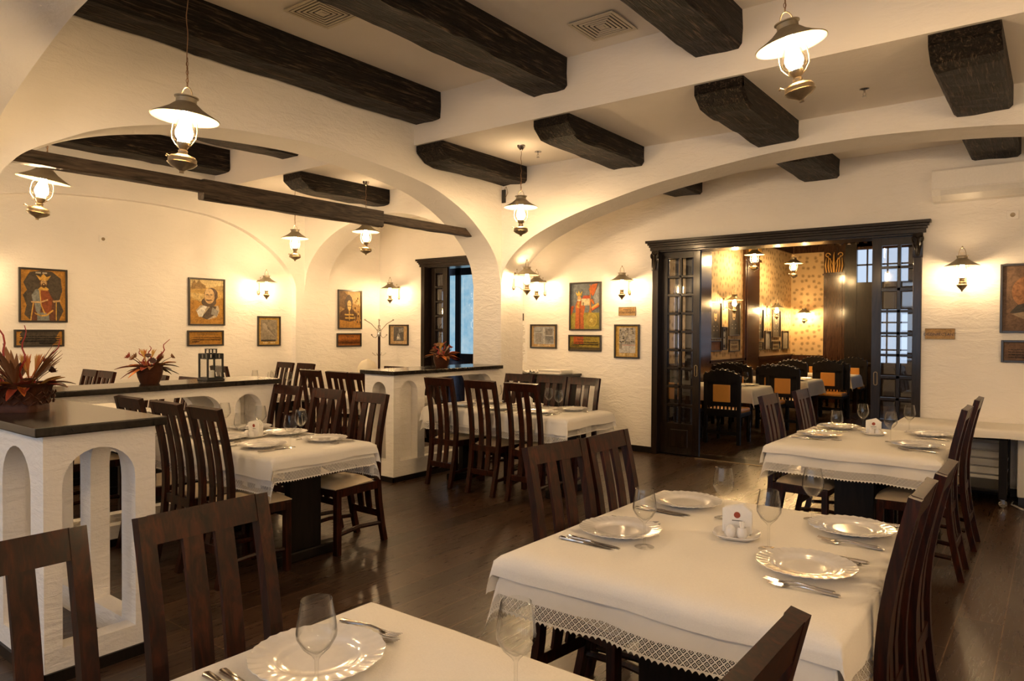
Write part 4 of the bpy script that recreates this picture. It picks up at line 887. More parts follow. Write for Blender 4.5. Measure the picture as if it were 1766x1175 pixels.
sconce(XL - .1, 2.25, 2.15, -PI / 2, 'wall lamp just outside the left edge, glowing on the portrait wall')
sconce(X2L, 11.94, 2.02, -PI / 2, 'wall lamp between the officer portraits in the second room')
sconce(X2L, 14.25, 1.95, -PI / 2, 'wall lamp before the rear portraits in the second room')
sconce(-4.27, 15.87, 1.88, PI, 'wall lamp on the far wallpaper of the second room')
sconce(-7.9, YB, 2.1, 0, 'added fill lamp on the unseen wall behind the photographer')  # unseen lamp, added for more bounced light
for i, y in enumerate((-2.2, .2, 2.4, 4.6)): sconce(XR, y, 2.1, PI / 2, 'added fill lamp on the unseen right wall, %s from the back' % ['first', 'second', 'third', 'fourth'][i])  # unseen lamps added to brighten walls and ceiling

# ---------------------------------------------------------------- pictures and signs
def el(cx, cy, rx, ry, n=22, a0=0, a1=2 * PI): return [(cx + rx * math.cos(a0 + (a1 - a0) * i / n), cy + ry * math.sin(a0 + (a1 - a0) * i / n)) for i in range(n)]
def rc(x0, y0, x1, y1): return [(x0, y0), (x1, y0), (x1, y1), (x0, y1)]
PM = {}
def paint(c, rough=.55):
    k = (tuple(c), rough)
    if k not in PM:
        t = NT('paint'); t.bsdf(c, rough, spec=.3); f = t.noise(t.coords('Object'), 26, 6, .7, 1.0)
        t.l(t.ramp(f, [(.28, [x * .35 for x in c]), (.5, [x * .8 for x in c]), (.72, [min(1, x * 1.15) for x in c])]), t.b.inputs['Base Color']); t.bump(f, .3, .003); PM[k] = t.m
    return PM[k]
def wallmat(wall, s, z):
    if wall == 'front': return Matrix(((1, 0, 0, s), (0, 0, -1, YD), (0, 1, 0, z), (0, 0, 0, 1)))
    if wall == 'left': return Matrix(((0, 0, 1, XL - .1), (1, 0, 0, s), (0, 1, 0, z), (0, 0, 0, 1)))
    if wall == 'alcove': return Matrix(((0, 0, 1, XL), (1, 0, 0, s), (0, 1, 0, z), (0, 0, 0, 1)))
    if wall == 'paper': return Matrix(((0, 0, 1, X2L), (1, 0, 0, s), (0, 1, 0, z), (0, 0, 0, 1)))
def picture(name, wall, s0, s1, z0, z1, layers, label, cat='picture', group=None, frame='frame', fw=.020, dp=.026, texts=()):
    t = empty(name, (0, 0, 0), 0, label, cat, group); T = wallmat(wall, s0, z0); t.matrix_world = T; W_, H_ = s1 - s0, z1 - z0
    m = MB(); m.box((0, 0, 0), (fw, H_, dp), .003); m.box((W_ - fw, 0, 0), (W_, H_, dp), .003); m.box((fw, 0, 0), (W_ - fw, fw, dp), .003); m.box((fw, H_ - fw, 0), (W_ - fw, H_, dp), .003)
    m.build('picture_frame', frame, t)
    m = MB(); mats = []; iw, ih = W_ - 2 * fw, H_ - 2 * fw
    for i, (c, pts) in enumerate(layers):
        pm = paint(c)
        if pm not in mats: mats.append(pm)
        zz = .008 + .0005 * i; q = [(fw + iw * min(1, max(0, x)), fw + ih * min(1, max(0, y))) for x, y in pts]; n = len(q)
        m.add([(x, y, .004) for x, y in q] + [(x, y, zz) for x, y in q], [tuple(range(n, 2 * n))] + [(k, (k + 1) % n, (k + 1) % n + n, k + n) for k in range(n)], False, mats.index(pm))
    m.build('painted_panel', mats, t)
    for tx, x, y, sz, al in texts: text(tx, x, y, sz, t, .0095 + .0005 * len(layers), al)
    return t
def text(tx, x, y, sz, par, z, al='CENTER', mat='frame', ex=.0004):
    c = bpy.data.curves.new('lettering', 'FONT'); c.body = tx; c.size = sz; c.align_x = al; c.extrude = ex; c.resolution_u = 2; c.materials.append(M[mat])
    q = bpy.data.objects.new('tmp', c); me = bpy.data.meshes.new_from_object(q); bpy.data.objects.remove(q); me.name = 'lettering'
    o = bpy.data.objects.new('lettering', me); COL.objects.link(o); o.parent = par; o.location = (x, y, z); return o
OR, DK, GY, RD, SK, YL = (.52, .25, .04), (.085, .065, .045), (.26, .27, .25), (.30, .08, .025), (.62, .40, .18), (.66, .38, .08)
def scribble(x0, x1, ys, c=(.03, .02, .015), h=.012, seed=1):
    r = random.Random(seed); out = []
    for y in ys:
        x = x0
        while x < x1:
            w_ = r.uniform(.02, .07); out.append((c, rc(x, y, min(x1, x + w_), y + h * r.uniform(2, 3.2)))); x += w_ + .012
    return out
king = [(OR, rc(0, 0, 1, 1)), (DK, [(.22, 0), (.08, .12), (.13, .3), (.05, .5), (.14, .6), (.06, .75), (.2, .95), (.45, 1), (.7, .98), (.9, .85), (.93, .6), (.86, .4), (.96, .2), (.85, 0)]),
        ((.16, .06, .03), [(.22, 0), (.26, .38), (.36, .55), (.62, .56), (.74, .42), (.80, 0)]), (GY, [(.27, .37), (.24, .5), (.33, .62), (.42, .64), (.46, .36), (.42, .12), (.33, .18), (.30, .36)]), (GY, [(.36, 0), (.36, .16), (.62, .16), (.64, 0)]),
        (RD, [(.41, .62), (.60, .62), (.70, .44), (.68, .2), (.58, .13), (.46, .28)]), (YL, [(.30, .16), (.45, .11), (.56, .12), (.71, .22), (.73, .2), (.58, .09), (.45, .08), (.31, .13)]), (YL, [(.40, .64), (.43, .64), (.46, .3), (.55, .14), (.51, .14), (.44, .3)]),
        (YL, [(.20, 0), (.27, .36), (.29, .36), (.23, 0)]), (YL, rc(.78, 0, .80, .38)), (SK, [(.22, .38), (.44, .38), (.60, .43), (.60, .40), (.44, .35), (.24, .35)]), (SK, [(.70, .40), (.88, .42), (.89, .39), (.73, .36)]),
        (YL, [(.38, .62), (.44, .67), (.56, .67), (.62, .63), (.6, .60), (.4, .60)]), ((.20, .10, .04), el(.505, .755, .085, .095)), (SK, el(.505, .75, .062, .085)), ((.10, .05, .02), el(.505, .70, .048, .05)), (SK, el(.505, .72, .02, .012)), ((.05, .03, .02), rc(.47, .765, .49, .775)), ((.05, .03, .02), rc(.52, .765, .54, .775)),
        (YL, [(.42, .80), (.34, .90), (.44, .865), (.50, .93), (.57, .865), (.67, .90), (.59, .80)]), ((.45, .4, .3), rc(.33, .93, .44, .96)), ((.45, .4, .3), rc(.48, .93, .58, .96))]
picture('framed_painting', 'left', 2.80, 3.275, 1.55, 2.145, king, 'framed painting of a crowned king with open hands, far left', group='framed pictures')
picture('text_plaque', 'left', 2.755, 3.24, 1.28, 1.47, [(OR, rc(0, 0, 1, 1)), (DK, [(.12, 0), (.06, .2), (.14, .5), (.08, .8), (.14, 1), (.95, 1), (.85, .5), (.9, .3), (.78, 0)])] + scribble(.08, .95, (.60, .44, .28), (.012, .01, .008), .02, 2) + scribble(.5, .92, (.12,), (.012, .01, .008), .02, 3),
        'dark framed plaque under the crowned king painting', 'plaque', 'framed text plaques', texts=[('Mircea cel Bătrân', .25, .145, .030, 'CENTER')])
man = [((.60, .38, .11), rc(0, 0, 1, 1)), ((.48, .24, .04), [(0, 0), (1, 0), (1, .6), (.6, .52), (0, .53)]), ((.70, .50, .20), [(0, .62), (.3, .5), (.5, .6), (.4, .68), (0, .70)]), ((.72, .55, .26), [(0, .82), (1, .83), (1, 1), (0, 1)]), ((.36, .22, .08), [(.04, .78), (.06, .9), (.10, .94), (.14, .99), (.18, .92), (.22, .93), (.27, 1), (.33, .93), (.46, .87), (.47, .80)]), ((.50, .33, .12), [(.5, .80), (.8, .87), (1, .89), (1, .76), (.5, .76)]),
       ((.50, .40, .28), [(.17, .30), (.30, .42), (.46, .44), (.62, .40), (.84, .42), (.88, .30), (.80, .16), (.56, .10), (.30, .16)]), ((.10, .07, .05), [(.34, .15), (.62, .42), (.78, .40), (.72, .2), (.50, .10)]), ((.30, .28, .25), [(.66, .38), (.84, .30), (.80, .18), (.62, .22)]), ((.78, .74, .66), [(.20, .28), (.36, .41), (.50, .40), (.36, .16), (.26, .16)]), ((.12, .08, .05), el(.56, .50, .22, .11)), ((.13, .08, .05), el(.62, .68, .20, .145)), (SK, el(.57, .63, .155, .17)), ((.70, .48, .24), el(.56, .72, .13, .09)),
       ((.10, .06, .035), [(.44, .54), (.50, .555), (.56, .545), (.62, .555), (.68, .53), (.62, .535), (.56, .525), (.50, .53)]), ((.06, .04, .03), rc(.46, .655, .53, .67)), ((.06, .04, .03), rc(.59, .655, .66, .67)), ((.52, .32, .14), [(.54, .66), (.53, .585), (.60, .585), (.57, .66)]), ((.45, .16, .08), rc(.52, .50, .60, .512)), ((.13, .08, .05), [(.74, .62), (.80, .74), (.82, .62), (.76, .54)])]
picture('framed_painting', 'left', 4.685, 5.19, 1.53, 2.15, man, 'framed painting of a moustached man in fur collar with castle behind', group='framed pictures')
picture('text_plaque', 'left', 4.67, 5.17, 1.26, 1.465, [((.42, .20, .025), rc(0, 0, 1, 1))] + scribble(.08, .95, (.52, .36), (.03, .015, .008), .016, 4) + scribble(.1, .3, (.20,), (.03, .015, .008), .016, 5), 'orange framed plaque under the moustached man painting', 'plaque', 'framed text plaques', texts=[('Constantin Brâncoveanu', .25, .150, .026, 'CENTER')])
picture('framed_picture', 'left', 5.68, 6.05, 1.245, 1.668, [((.55, .33, .07), rc(0, 0, 1, 1)), ((.30, .25, .18), rc(.1, .12, .9, .92)), ((.38, .32, .24), [(.16, .78), (.3, .8), (.4, .72), (.8, .34), (.84, .3), (.5, .36), (.4, .5), (.2, .62)]), ((.22, .18, .13), [(.40, .72), (.84, .31), (.80, .30), (.42, .60)]), ((.24, .2, .15), el(.68, .74, .08, .06)), ((.05, .04, .03), rc(.12, .12, .82, .18)), ((.75, .62, .38), rc(.22, .05, .46, .09)), ((.75, .62, .38), rc(.54, .05, .80, .09))],
        'small framed relief picture with mustard border under the left wall lamp', group='framed pictures')
bishop = [((.38, .22, .07), rc(0, 0, 1, 1)), ((.55, .38, .16), [(.5, .7), (1, .6), (1, 1), (.4, 1)]), ((.20, .11, .04), [(0, .6), (.3, .5), (.4, .9), (.2, 1), (0, 1)]), ((.45, .22, .04), rc(0, 0, 1, .22)), ((.10, .05, .02), [(.04, .22), (.06, .42), (.28, .52), (.60, .52), (.80, .40), (.82, .22), (.5, .17)]), ((.10, .06, .03), [(.30, .52), (.26, .72), (.34, .84), (.46, .92), (.58, .84), (.62, .72), (.60, .52)]), ((.66, .44, .16), el(.47, .64, .095, .115)), ((.70, .46, .14), [(.38, .56), (.47, .44), (.56, .56)]), ((.08, .04, .02), rc(.40, .655, .455, .665)), ((.08, .04, .02), rc(.49, .655, .545, .665)), ((.10, .05, .02), rc(.40, .585, .55, .60)),
          ((.62, .40, .10), rc(.26, .34, .66, .38)), ((.62, .40, .10), rc(.28, .25, .66, .29)), ((.60, .36, .10), rc(.455, .2, .485, .44))]
for k in range(26): bishop.append(((.58, .40, .16) if k % 2 else (.22, .12, .05), el(R_.uniform(.68, .97), R_.uniform(.12, .85), .018, .03, 7)))
picture('framed_painting', 'alcove', 7.00, 7.47, 1.49, 2.10, bishop, 'framed dark golden painting of a man in a tall fur hat, in the alcove', group='framed pictures')
picture('text_plaque', 'alcove', 6.98, 7.46, 1.215, 1.425, [((.42, .14, .02), rc(0, 0, 1, 1))] + scribble(.06, .95, (.46, .34, .22), (.03, .012, .008), .014, 6), 'rust-red framed plaque in the alcove under the fur hat painting', 'plaque', 'framed text plaques', texts=[('Vlad Țepeș', .24, .150, .032, 'CENTER')])
picture('framed_picture', 'front', -8.56, -8.12, 1.235, 1.565, [((.55, .37, .18), rc(0, 0, 1, 1)), ((.13, .12, .11), rc(.2, .17, .78, .95)), ((.42, .40, .37), [(.35, .2), (.45, .6), (.55, .5), (.6, .25)]), ((.30, .29, .27), [(.5, .6), (.78, .7), (.78, .9), (.5, .85)]), ((.75, .72, .66), el(.45, .35, .06, .07)), ((.75, .62, .42), rc(.28, .08, .68, .12))], 'small framed black and white photograph left of the alcove doorway', group='framed pictures')
church = [((.17, .19, .20), rc(0, 0, 1, 1)), ((.36, .30, .05), rc(0, 0, 1, .36)), ((.55, .12, .03), [(0, .50), (.12, .52), (.06, .38), (.0, .3)]), ((.52, .13, .03), [(.15, 0), (.17, .40), (.16, .52), (.22, .62), (.36, .63), (.44, .52), (.50, .50), (.44, .30), (.46, 0)]), ((.60, .34, .06), [(.20, .48), (.24, .60), (.30, .60), (.30, .46)]), ((.30, .08, .02), rc(.29, 0, .33, .46)), ((.66, .36, .14), el(.295, .68, .065, .062)), ((.75, .62, .42), el(.285, .635, .06, .02)), ((.66, .44, .06), [(.22, .73), (.17, .82), (.25, .78), (.28, .86), (.32, .78), (.40, .84), (.37, .74)]),
          ((.50, .08, .03), [(.38, .66), (.45, .74), (.64, .74), (.68, .66)]), ((.72, .60, .36), rc(.37, .52, .66, .67)), ((.05, .04, .03), rc(.42, .52, .45, .59)), ((.56, .14, .03), [(.62, .88), (.74, .98), (.92, 1), (.84, .80), (.76, .72), (.68, .80)]), ((.60, .22, .04), [(.62, .36), (.66, .44), (.66, .96), (.62, .96), (.68, .98), (.70, .44), (.72, .36)]), ((.62, .18, .03), [(.68, .64), (.78, .54), (.82, .56), (.76, .66)]), ((.30, .31, .30), [(.78, .70), (.86, .84), (1, 1), (1, .52), (.84, .56)]), ((.70, .42, .08), [(.72, .48), (.96, .58), (.98, .52), (.74, .42)]), ((.62, .12, .03), [(.73, .44), (.98, .53), (.97, .49), (.74, .40)]),
          ((.48, .36, .06), el(.74, .20, .19, .16)), ((.40, .29, .05), el(.74, .20, .15, .125)), ((.66, .52, .14), el(.72, .19, .05, .045)), ((.42, .31, .05), el(.72, .18, .02, .02))]
picture('framed_painting', 'front', -5.10, -4.62, 1.49, 2.115, church, 'framed colourful painting of a crowned figure holding a model church', group='framed pictures')
picture('text_plaque', 'front', -5.11, -4.615, 1.22, 1.432, [((.36, .26, .03), rc(0, 0, 1, 1)), ((.55, .12, .02), rc(.12, .38, .45, 1)), ((.10, .07, .02), rc(0, 0, 1, .18))] + scribble(.06, .94, (.52, .38), (.03, .02, .01), .022, 8) + scribble(.06, .3, (.26,), (.03, .02, .01), .018, 9), 'green and red framed plaque under the model church painting', 'plaque', 'framed text plaques', texts=[('Ștefan cel Mare', .24, .150, .032, 'CENTER')])
bk = [((.52, .34, .15), rc(0, 0, 1, 1)), ((.42, .42, .42), rc(.09, .13, .93, .96)), ((.60, .58, .54), rc(.50, .13, .53, .96)), ((.16, .15, .14), rc(.15, .72, .42, .75)), ((.24, .22, .20), rc(.58, .56, .88, .86)), ((.32, .30, .28), rc(.16, .22, .42, .66)), ((.70, .55, .35), rc(.25, .05, .47, .10)), ((.70, .55, .35), rc(.55, .05, .78, .10))] + scribble(.58, .88, (.2, .27, .34, .41, .48), (.25, .24, .22), .012, 11)
picture('framed_picture', 'front', -5.735, -5.30, 1.245, 1.57, bk, 'framed grey open book pages on the white wall above the sideboard', group='framed pictures')
doc = [((.55, .34, .07), rc(0, 0, 1, 1)), ((.55, .53, .50), rc(.15, .12, .88, .95)), ((.45, .42, .38), rc(.15, .38, .88, .95)), ((.55, .20, .12), rc(.30, .37, .88, .385)), ((.30, .27, .22), rc(.16, .25, .28, .42)), ((.66, .50, .24), rc(.15, .03, .43, .10)), ((.66, .50, .24), rc(.50, .03, .82, .10))]
for k in range(60): doc.append(((.22, .19, .16) if k % 2 else (.62, .56, .42), el(R_.uniform(.2, .84), R_.uniform(.42, .92), .022, .014, 7)))
picture('framed_picture', 'front', -4.425, -4.075, 1.145, 1.568, doc, 'framed grey printed document with mustard mount beside the doorway', group='framed pictures')
def sign(s0, s1, z0, z1, label, big, small=None):
    t = picture('wall_sign', 'front', s0, s1, z0, z1, [((.50, .30, .12), rc(0, 0, 1, 1))] + (scribble(.26, .74, (.66,), (.10, .07, .05), .03, 21) if small else []), label, 'sign', 'brass-coloured wall signs', 'brass', .006, .012)
    text(big, (s1 - s0) / 2, (z1 - z0) * (.28 if small else .34), (s1 - s0) * (.150 if len(big) < 12 else .148), t, .012)
sign(-4.37, -4.13, 1.675, 1.785, 'small bronze sign lettered for the writers hall, under a wall lamp', 'SCRIITORILOR', True)
sign(-1.02, -.77, 1.425, 1.530, 'small bronze sign reading DEZINFECTANT right of the doorway', 'DEZINFECTANT')
rp = [((.17, .10, .06), rc(0, 0, 1, 1)), ((.30, .14, .06), el(.45, .6, .3, .25)), ((.40, .17, .05), el(.52, .55, .16, .18)), ((.06, .05, .04), [(.12, .28), (.25, .40), (.5, .45), (.75, .40), (.9, .28), (.8, .22)]), ((.34, .25, .16), [(.15, .26), (.40, .16), (.65, .2), (.8, .26), (.4, .3)]), ((.05, .045, .04), [(.36, .70), (.38, .82), (.5, .86), (.66, .82), (.68, .66), (.5, .70)]), ((.40, .24, .13), el(.53, .60, .13, .14)), ((.05, .04, .03), [(.42, .56), (.50, .48), (.62, .52), (.6, .56), (.5, .53)])]
picture('framed_painting', 'front', -.425, .06, 1.49, 2.115, rp, 'dark brown framed portrait cut by the right edge of the picture', group='framed pictures')
picture('text_plaque', 'front', -.412, .06, 1.222, 1.425, [((.20, .11, .06), rc(0, 0, 1, 1))] + scribble(.08, .95, (.58, .44, .30, .17), (.05, .03, .02), .014, 14), 'brown framed plaque at the right edge below the dark portrait', 'plaque', 'framed text plaques')
t = empty('notice_sheet', (0, 0, 0), 0, 'long narrow paper notice half hidden by the pillar', 'notice'); t.matrix_world = wallmat('front', -6.0, 1.045); MB().box((0, 0, .001), (.20, .55, .003)).build('paper', 'napkin', t)
m = MB(); r = random.Random(4)
for j in range(34):
    if j in (7, 14, 22): continue
    m.box((.02, .03 + j * .0145, .003), (.02 + r.uniform(.11, .155), .036 + j * .0145, .0035))
m.build('printed_lines', plain('grey_print', (.42, .37, .32), .8), t)
o = MB().box((-6.0, 7.84, 1.62), (-5.855, 7.858, 1.72), .003).build('wall_sign', 'panel_wood'); tag(o, 'edge of a small brown sign beside the pillar', 'sign')
# second room pictures on the wallpaper
off = [((.10, .07, .045), rc(0, 0, 1, 1)), ((.05, .04, .03), [(.1, 0), (.15, .35), (.35, .48), (.65, .48), (.85, .35), (.9, 0)]), ((.55, .38, .2), el(.5, .64, .15, .16)), ((.06, .04, .03), el(.5, .76, .15, .07)), ((.06, .04, .03), rc(.42, .55, .58, .58)), ((.4, .36, .3), rc(.3, .2, .36, .24)), ((.4, .36, .3), rc(.62, .2, .68, .24)), ((.4, .36, .3), rc(.3, .32, .36, .35)), ((.4, .36, .3), rc(.62, .32, .68, .35))]
pl = [((.52, .42, .26), rc(0, 0, 1, 1))] + scribble(.2, .8, (.7, .45, .3), (.12, .08, .05), .02, 17)
for k, (a, b, z0, z1, L, lab) in enumerate([(11.35, 11.83, 1.35, 1.98, off, 'dark officer portrait on the wallpaper, left one'), (12.18, 12.72, 1.40, 1.99, off, 'dark officer portrait with buttons on the wallpaper, right one'), (11.88, 12.10, 1.16, 1.56, [((.45, .40, .33), rc(0, 0, 1, 1)), ((.06, .06, .07), rc(.18, .06, .82, .94)), ((.45, .45, .45), el(.5, .7, .18, .14)), ((.4, .4, .4), rc(.3, .2, .7, .5))], 'narrow framed dark print between the officer portraits'),
      (12.20, 12.72, 1.12, 1.34, pl, 'framed cream document below the buttoned officer'), (11.35, 11.83, 1.14, 1.33, [((.20, .09, .04), rc(0, 0, 1, 1))], 'brown framed plaque below the left officer portrait'), (13.70, 14.02, 1.34, 1.93, off, 'dim portrait right of the second pilaster'), (13.70, 14.02, 1.12, 1.28, pl, 'small document right of the second pilaster'),
      (14.12, 14.48, 1.12, 1.50, [((.42, .38, .34), rc(0, 0, 1, 1)), ((.5, .48, .45), rc(.15, .1, .85, .9))], 'grey framed print right of the second pilaster'), (14.58, 15.10, 1.36, 1.92, off, 'golden glowing portrait in the rear of the second room'), (14.56, 15.08, 1.11, 1.29, pl, 'small yellow document in the rear of the second room'), (15.24, 15.64, 1.11, 1.50, [((.40, .36, .28), rc(0, 0, 1, 1)), ((.3, .27, .22), rc(.15, .1, .85, .9))], 'narrow framed print by the far corner of the second room')]):
    picture('framed_picture', 'paper', a, b, z0, z1, L, lab, group='framed pictures of the second room', dp=.03)

# ---------------------------------------------------------------- small fixtures
def vent(cx, cy, lab):
    t = empty('ceiling_vent', (cx, cy, Z1), 0, lab, 'ceiling vent', 'square ceiling vents'); MB().box((-.18, -.18, -.004), (.18, .18, -.001)).build('vent_shade_sheet', 'void', t)  # near-black sheet stands in for the shade behind the louvres
    m = MB()
    for k in range(6):
        a = .19 - k * .03; b = a - .016
        for s in (-1, 1): w2 = .008 if k else .012; m.box((-a, s * (a + b) / 2 - w2, -.016), (a, s * (a + b) / 2 + w2, -.011)); m.box((s * (a + b) / 2 - w2, -b, -.016), (s * (a + b) / 2 + w2, b, -.011))
    m.box((-.02, -.02, -.018), (.02, .02, -.006)); m.build('louvres', 'grille', t)
vent(-2.73, 4.63, 'square cream ceiling vent right of the middle beam'); vent(-4.22, 3.22, 'square cream ceiling vent between the two long beams')
def sprinkler(x, y, lab):
    t = empty('sprinkler', (x, y, Z2), 0, lab, 'sprinkler', 'ceiling sprinklers'); MB().lathe([(.035, 0), (.035, -.004), (.02, -.008), (.008, -.01)], 20).build('escutcheon', 'chrome', t)
    m = MB(); m.tube([(0, 0, -.008), (0, 0, -.03)], .007, 8); m.tube([(-.008, 0, -.03), (-.01, 0, -.045), (0, 0, -.058)], .002, 5); m.tube([(.008, 0, -.03), (.01, 0, -.045), (0, 0, -.058)], .002, 5); m.lathe([(.016, -.060), (.016, -.058), (0, -.057)], 16); m.build('head', 'chrome', t)
sprinkler(-1.18, 5.86, 'small sprinkler on the right lower ceiling'); sprinkler(-4.25, 5.93, 'small sprinkler beside the pendant ceiling rose')
def socket(wall, s, z, lab):
    t = empty('wall_socket', (0, 0, 0), 0, lab, 'socket', 'wall sockets'); t.matrix_world = wallmat(wall, s, z); MB().box((-.045, -.04, 0), (.045, .04, .010), .003).build('cover_plate', 'plastic', t); MB().lathe([(.02, .0095), (.02, .011), (.016, .011), (.014, .0105)], 20).build('socket_face', 'brass', t)
socket('front', -.34, 2.56, 'square wall socket high at the right edge'); socket('left', 3.66, 2.535, 'square wall socket high on the portrait wall')
t = empty('air_conditioner', (-.955, YD, 2.72), 0, 'long white wall air conditioner at the upper right', 'air conditioner')
m = MB(); pr = [(0, 0), (-.13, .0), (-.19, .045), (-.215, .10), (-.215, .27), (-.20, .29), (0, .29)]; L = 1.25
m.add([(0, y, z) for y, z in pr] + [(L, y, z) for y, z in pr], [tuple(range(7)), tuple(range(7, 14))] + [(i, (i + 1) % 7, (i + 1) % 7 + 7, i + 7) for i in range(7)]); m.build('casing', 'plastic', t)
m = MB(); m.add([(.07, -.142, .003), (L - .07, -.142, .003), (L - .07, -.197, .046), (.07, -.197, .046), (.07, -.215, .095), (L - .07, -.215, .095), (L - .07, -.219, .09), (.07, -.219, .09)], [(0, 1, 2, 3), (3, 2, 6, 7)]); m.box((.0, -.219, .104), (L, -.214, .108)); m.build('air_flap', 'metal_white', t)
o = MB().box((-5.085, 6.385, 2.95), (-5.035, 6.4, 3.10), .003).build('cable_bracket', 'black'); tag(o, 'small dark bracket with wire end below the short corner beam', 'bracket')
MB().tube([(-5.05, 6.39, 3.10), (-5.02, 6.385, 3.13), (-5.0, 6.39, 3.06), (-5.03, 6.38, 3.0)], .003, 5).build('wire', 'chain', o)

# ---------------------------------------------------------------- bouquets
def leaf(m, base, ang, L, w_, up, bend=.3, mi=0, n=7):
    ca, sa = math.cos(ang), math.sin(ang); P = []
    for i in range(n + 1):
        u = i / n; d = L * (u * math.cos(up) + bend * .3 * u * u); z = L * (u * math.sin(up) - bend * u * u * .6); hw = w_ * math.sin(PI * min(1, u * .93 + .05)) ** .8
        P.append([(base[0] + ca * d - sa * s * hw, base[1] + sa * d + ca * s * hw, base[2] + z + abs(s) * hw * .35) for s in (-1, -.5, 0, .5, 1)])
    m.grid(P, True, mi); Q = [[(x, y, z - .0015) for x, y, z in r] for r in P]; m.grid(Q, True, mi)
def bouquet(x, y, z, label, kind, seed, s=1.0, rz=0):
    t = empty('dried_bouquet', (x, y, z), rz, label, 'flower arrangement', 'dried flower arrangements'); r = random.Random(seed)
    if kind == 'trough':
        w0, d0, w1, d1, h = .105, .085, .135, .11, .14; m = MB(); n = 44; prof = [(0, .01, 0), (1, 0, 0), (1, .02, .03), (.96, .03, .04), (1, .09, .08), (1.02, .35, .14), (1.02, .75, .155), (1.08, .9, .165), (1.12, 1, .175), (1.06, 1, .172), (1.0, .8, .15), (.0, .8, .15)]
        vs = []; fs = []
        for q, f, zz in prof:
            for k in range(n):
                a = 2 * PI * k / n; e = (abs(math.cos(a)) ** 6 + abs(math.sin(a)) ** 6) ** (-1 / 6); cv = 1 + (.025 * math.sin(a * 14 + zz * 130) if .05 < zz < .16 and f < .8 else 0)
                vs.append(((w0 + (w1 - w0) * f * .8) * q * e * cv * math.cos(a), (d0 + (d1 - d0) * f * .8) * q * e * cv * math.sin(a), zz * .8))
        for i in range(len(prof) - 1):
            for k in range(n): a = i * n + k; b = i * n + (k + 1) % n; fs.append((a, b, b + n, a + n))
        m.add(vs, fs, True); pot = m.build('carved_planter', 'clay', t); zt = .135; R = (.12, .09)
        m = MB()
        for k in range(72):
            a = 2 * PI * k / 72; e = (abs(math.cos(a)) ** 6 + abs(math.sin(a)) ** 6) ** (-1 / 6); row = k % 3; zz = .045 + .022 * row; f_ = .985 + .012 * row; bx, by = .122 * e * math.cos(a) * f_, .099 * e * math.sin(a) * f_
            L_ = math.hypot(bx, by); tx, ty = (-by / L_ * .013 * (1 if k % 2 else -1), bx / L_ * .013 * (1 if k % 2 else -1)); m.tube([(bx - tx, by - ty, zz - .010), (bx * 1.025, by * 1.025, zz), (bx * 1.02 + tx, by * 1.02 + ty, zz + .012)], [.0015, .0055, .001], 6)
        m.build('leaf_carving', 'clay', pot)
    else:
        m = MB(); m.lathe([(.0, 0), (.062, 0), (.066, .008), (.082, .05), (.088, .085), (.086, .088), (.088, .092), (.086, .12), (.092, .132), (.096, .138), (.09, .138), (.084, .125), (0, .12)], 36, cap=False); pot = m.build('glazed_pot', 'clay', t); zt = .13; R = (.07, .07)
        m = MB(); m.tube([(.088 * math.cos(a), .088 * math.sin(a), .088) for a in [k * PI / 16 for k in range(32)]], .003, 5, closed=True); m.build('pot_band', 'clay', pot)
    def P(a, f=.7): return (R[0] * f * math.cos(a), R[1] * f * math.sin(a), zt - .01)
    big = kind == 'trough'
    for k in range(46 if big else 22):
        a = r.uniform(0, 2 * PI); m = MB(); leaf(m, P(a, r.uniform(.4, 1)), a + r.uniform(-.5, .5), r.uniform(.07, .13) * s, r.uniform(.014, .028) * s, r.uniform(-.35, .7), r.uniform(.1, .7)); m.build('dry_leaf', r.choice(['leafbrown', 'leafred', 'leaforange', 'leafgold', 'leafred'] if big else ['leafbrown', 'leafred', 'leaforange']), t)
    for k in range(3 if big else 1):      # fan of palm spikes
        a0 = [.3, 2.6, 4.4][k]; m = MB()
        for j in range(11):
            q = (j - 5) / 5; leaf(m, P(a0, .3), a0 + q * .9, (.22 if big else .12) * s * (1 - .15 * abs(q)), .010 * s, 1.15 - .5 * abs(q), .1, 0, 5)
        m.build('palm_fan', 'leafbrown', t)
    tw = [(-.12, .0, .36), (-.20, .02, .24), (.03, -.01, .26), (.15, .03, .20), (-.2, -.02, .16)] if big else [(.10, .02, .17), (-.09, .03, .11), (.02, -.03, .13), (.05, .05, .09)]
    if kind == 'small': tw = [(.03, 0, .12), (.07, .03, .09), (-.06, .02, .1)]
    for k, (dx, dy, hh) in enumerate(tw):
        dx, hh = dx * s, hh * s; b = Vector((dx * .25, dy, zt)); e = Vector((dx, dy * 2, zt + hh)); pts = [b.lerp(e, i / 10) + Vector((.010 * s * math.sin(i * 1.4 + k), .006 * math.cos(i * 1.1), 0)) for i in range(11)]
        m = MB(); m.tube(pts, [.0065 * s * (1 - i / 14) for i in range(11)], 6); m.build('red_twig', 'twig', t)
    for k in range(8 if big else 7):
        a = r.uniform(0, 2 * PI); L = r.uniform(.06, .13) * s * (1.15 if big else 1); up = r.uniform(.4, 1.2); b = Vector(P(a, .6)); e = b + Vector((math.cos(a) * math.cos(up), math.sin(a) * math.cos(up), math.sin(up))) * L
        m = MB(); m.tube([b, b.lerp(e, .5) + Vector((0, 0, .008)), e], .002, 5); fl = m.build('flower_stem', 'darkflower', t); m = MB(); d = (e - b).normalized(); T = Matrix.Translation(e) @ d.to_track_quat('Z', 'Y').to_matrix().to_4x4()
        m.lathe([(0, -.004), (.010 * s, 0), (.018 * s, .010 * s), (.019 * s, .013 * s), (.010 * s, .009 * s), (0, .008 * s)], 14, rf=lambda q, rr: 1 + .12 * math.sin(q * 7), cap=False, mat=T)
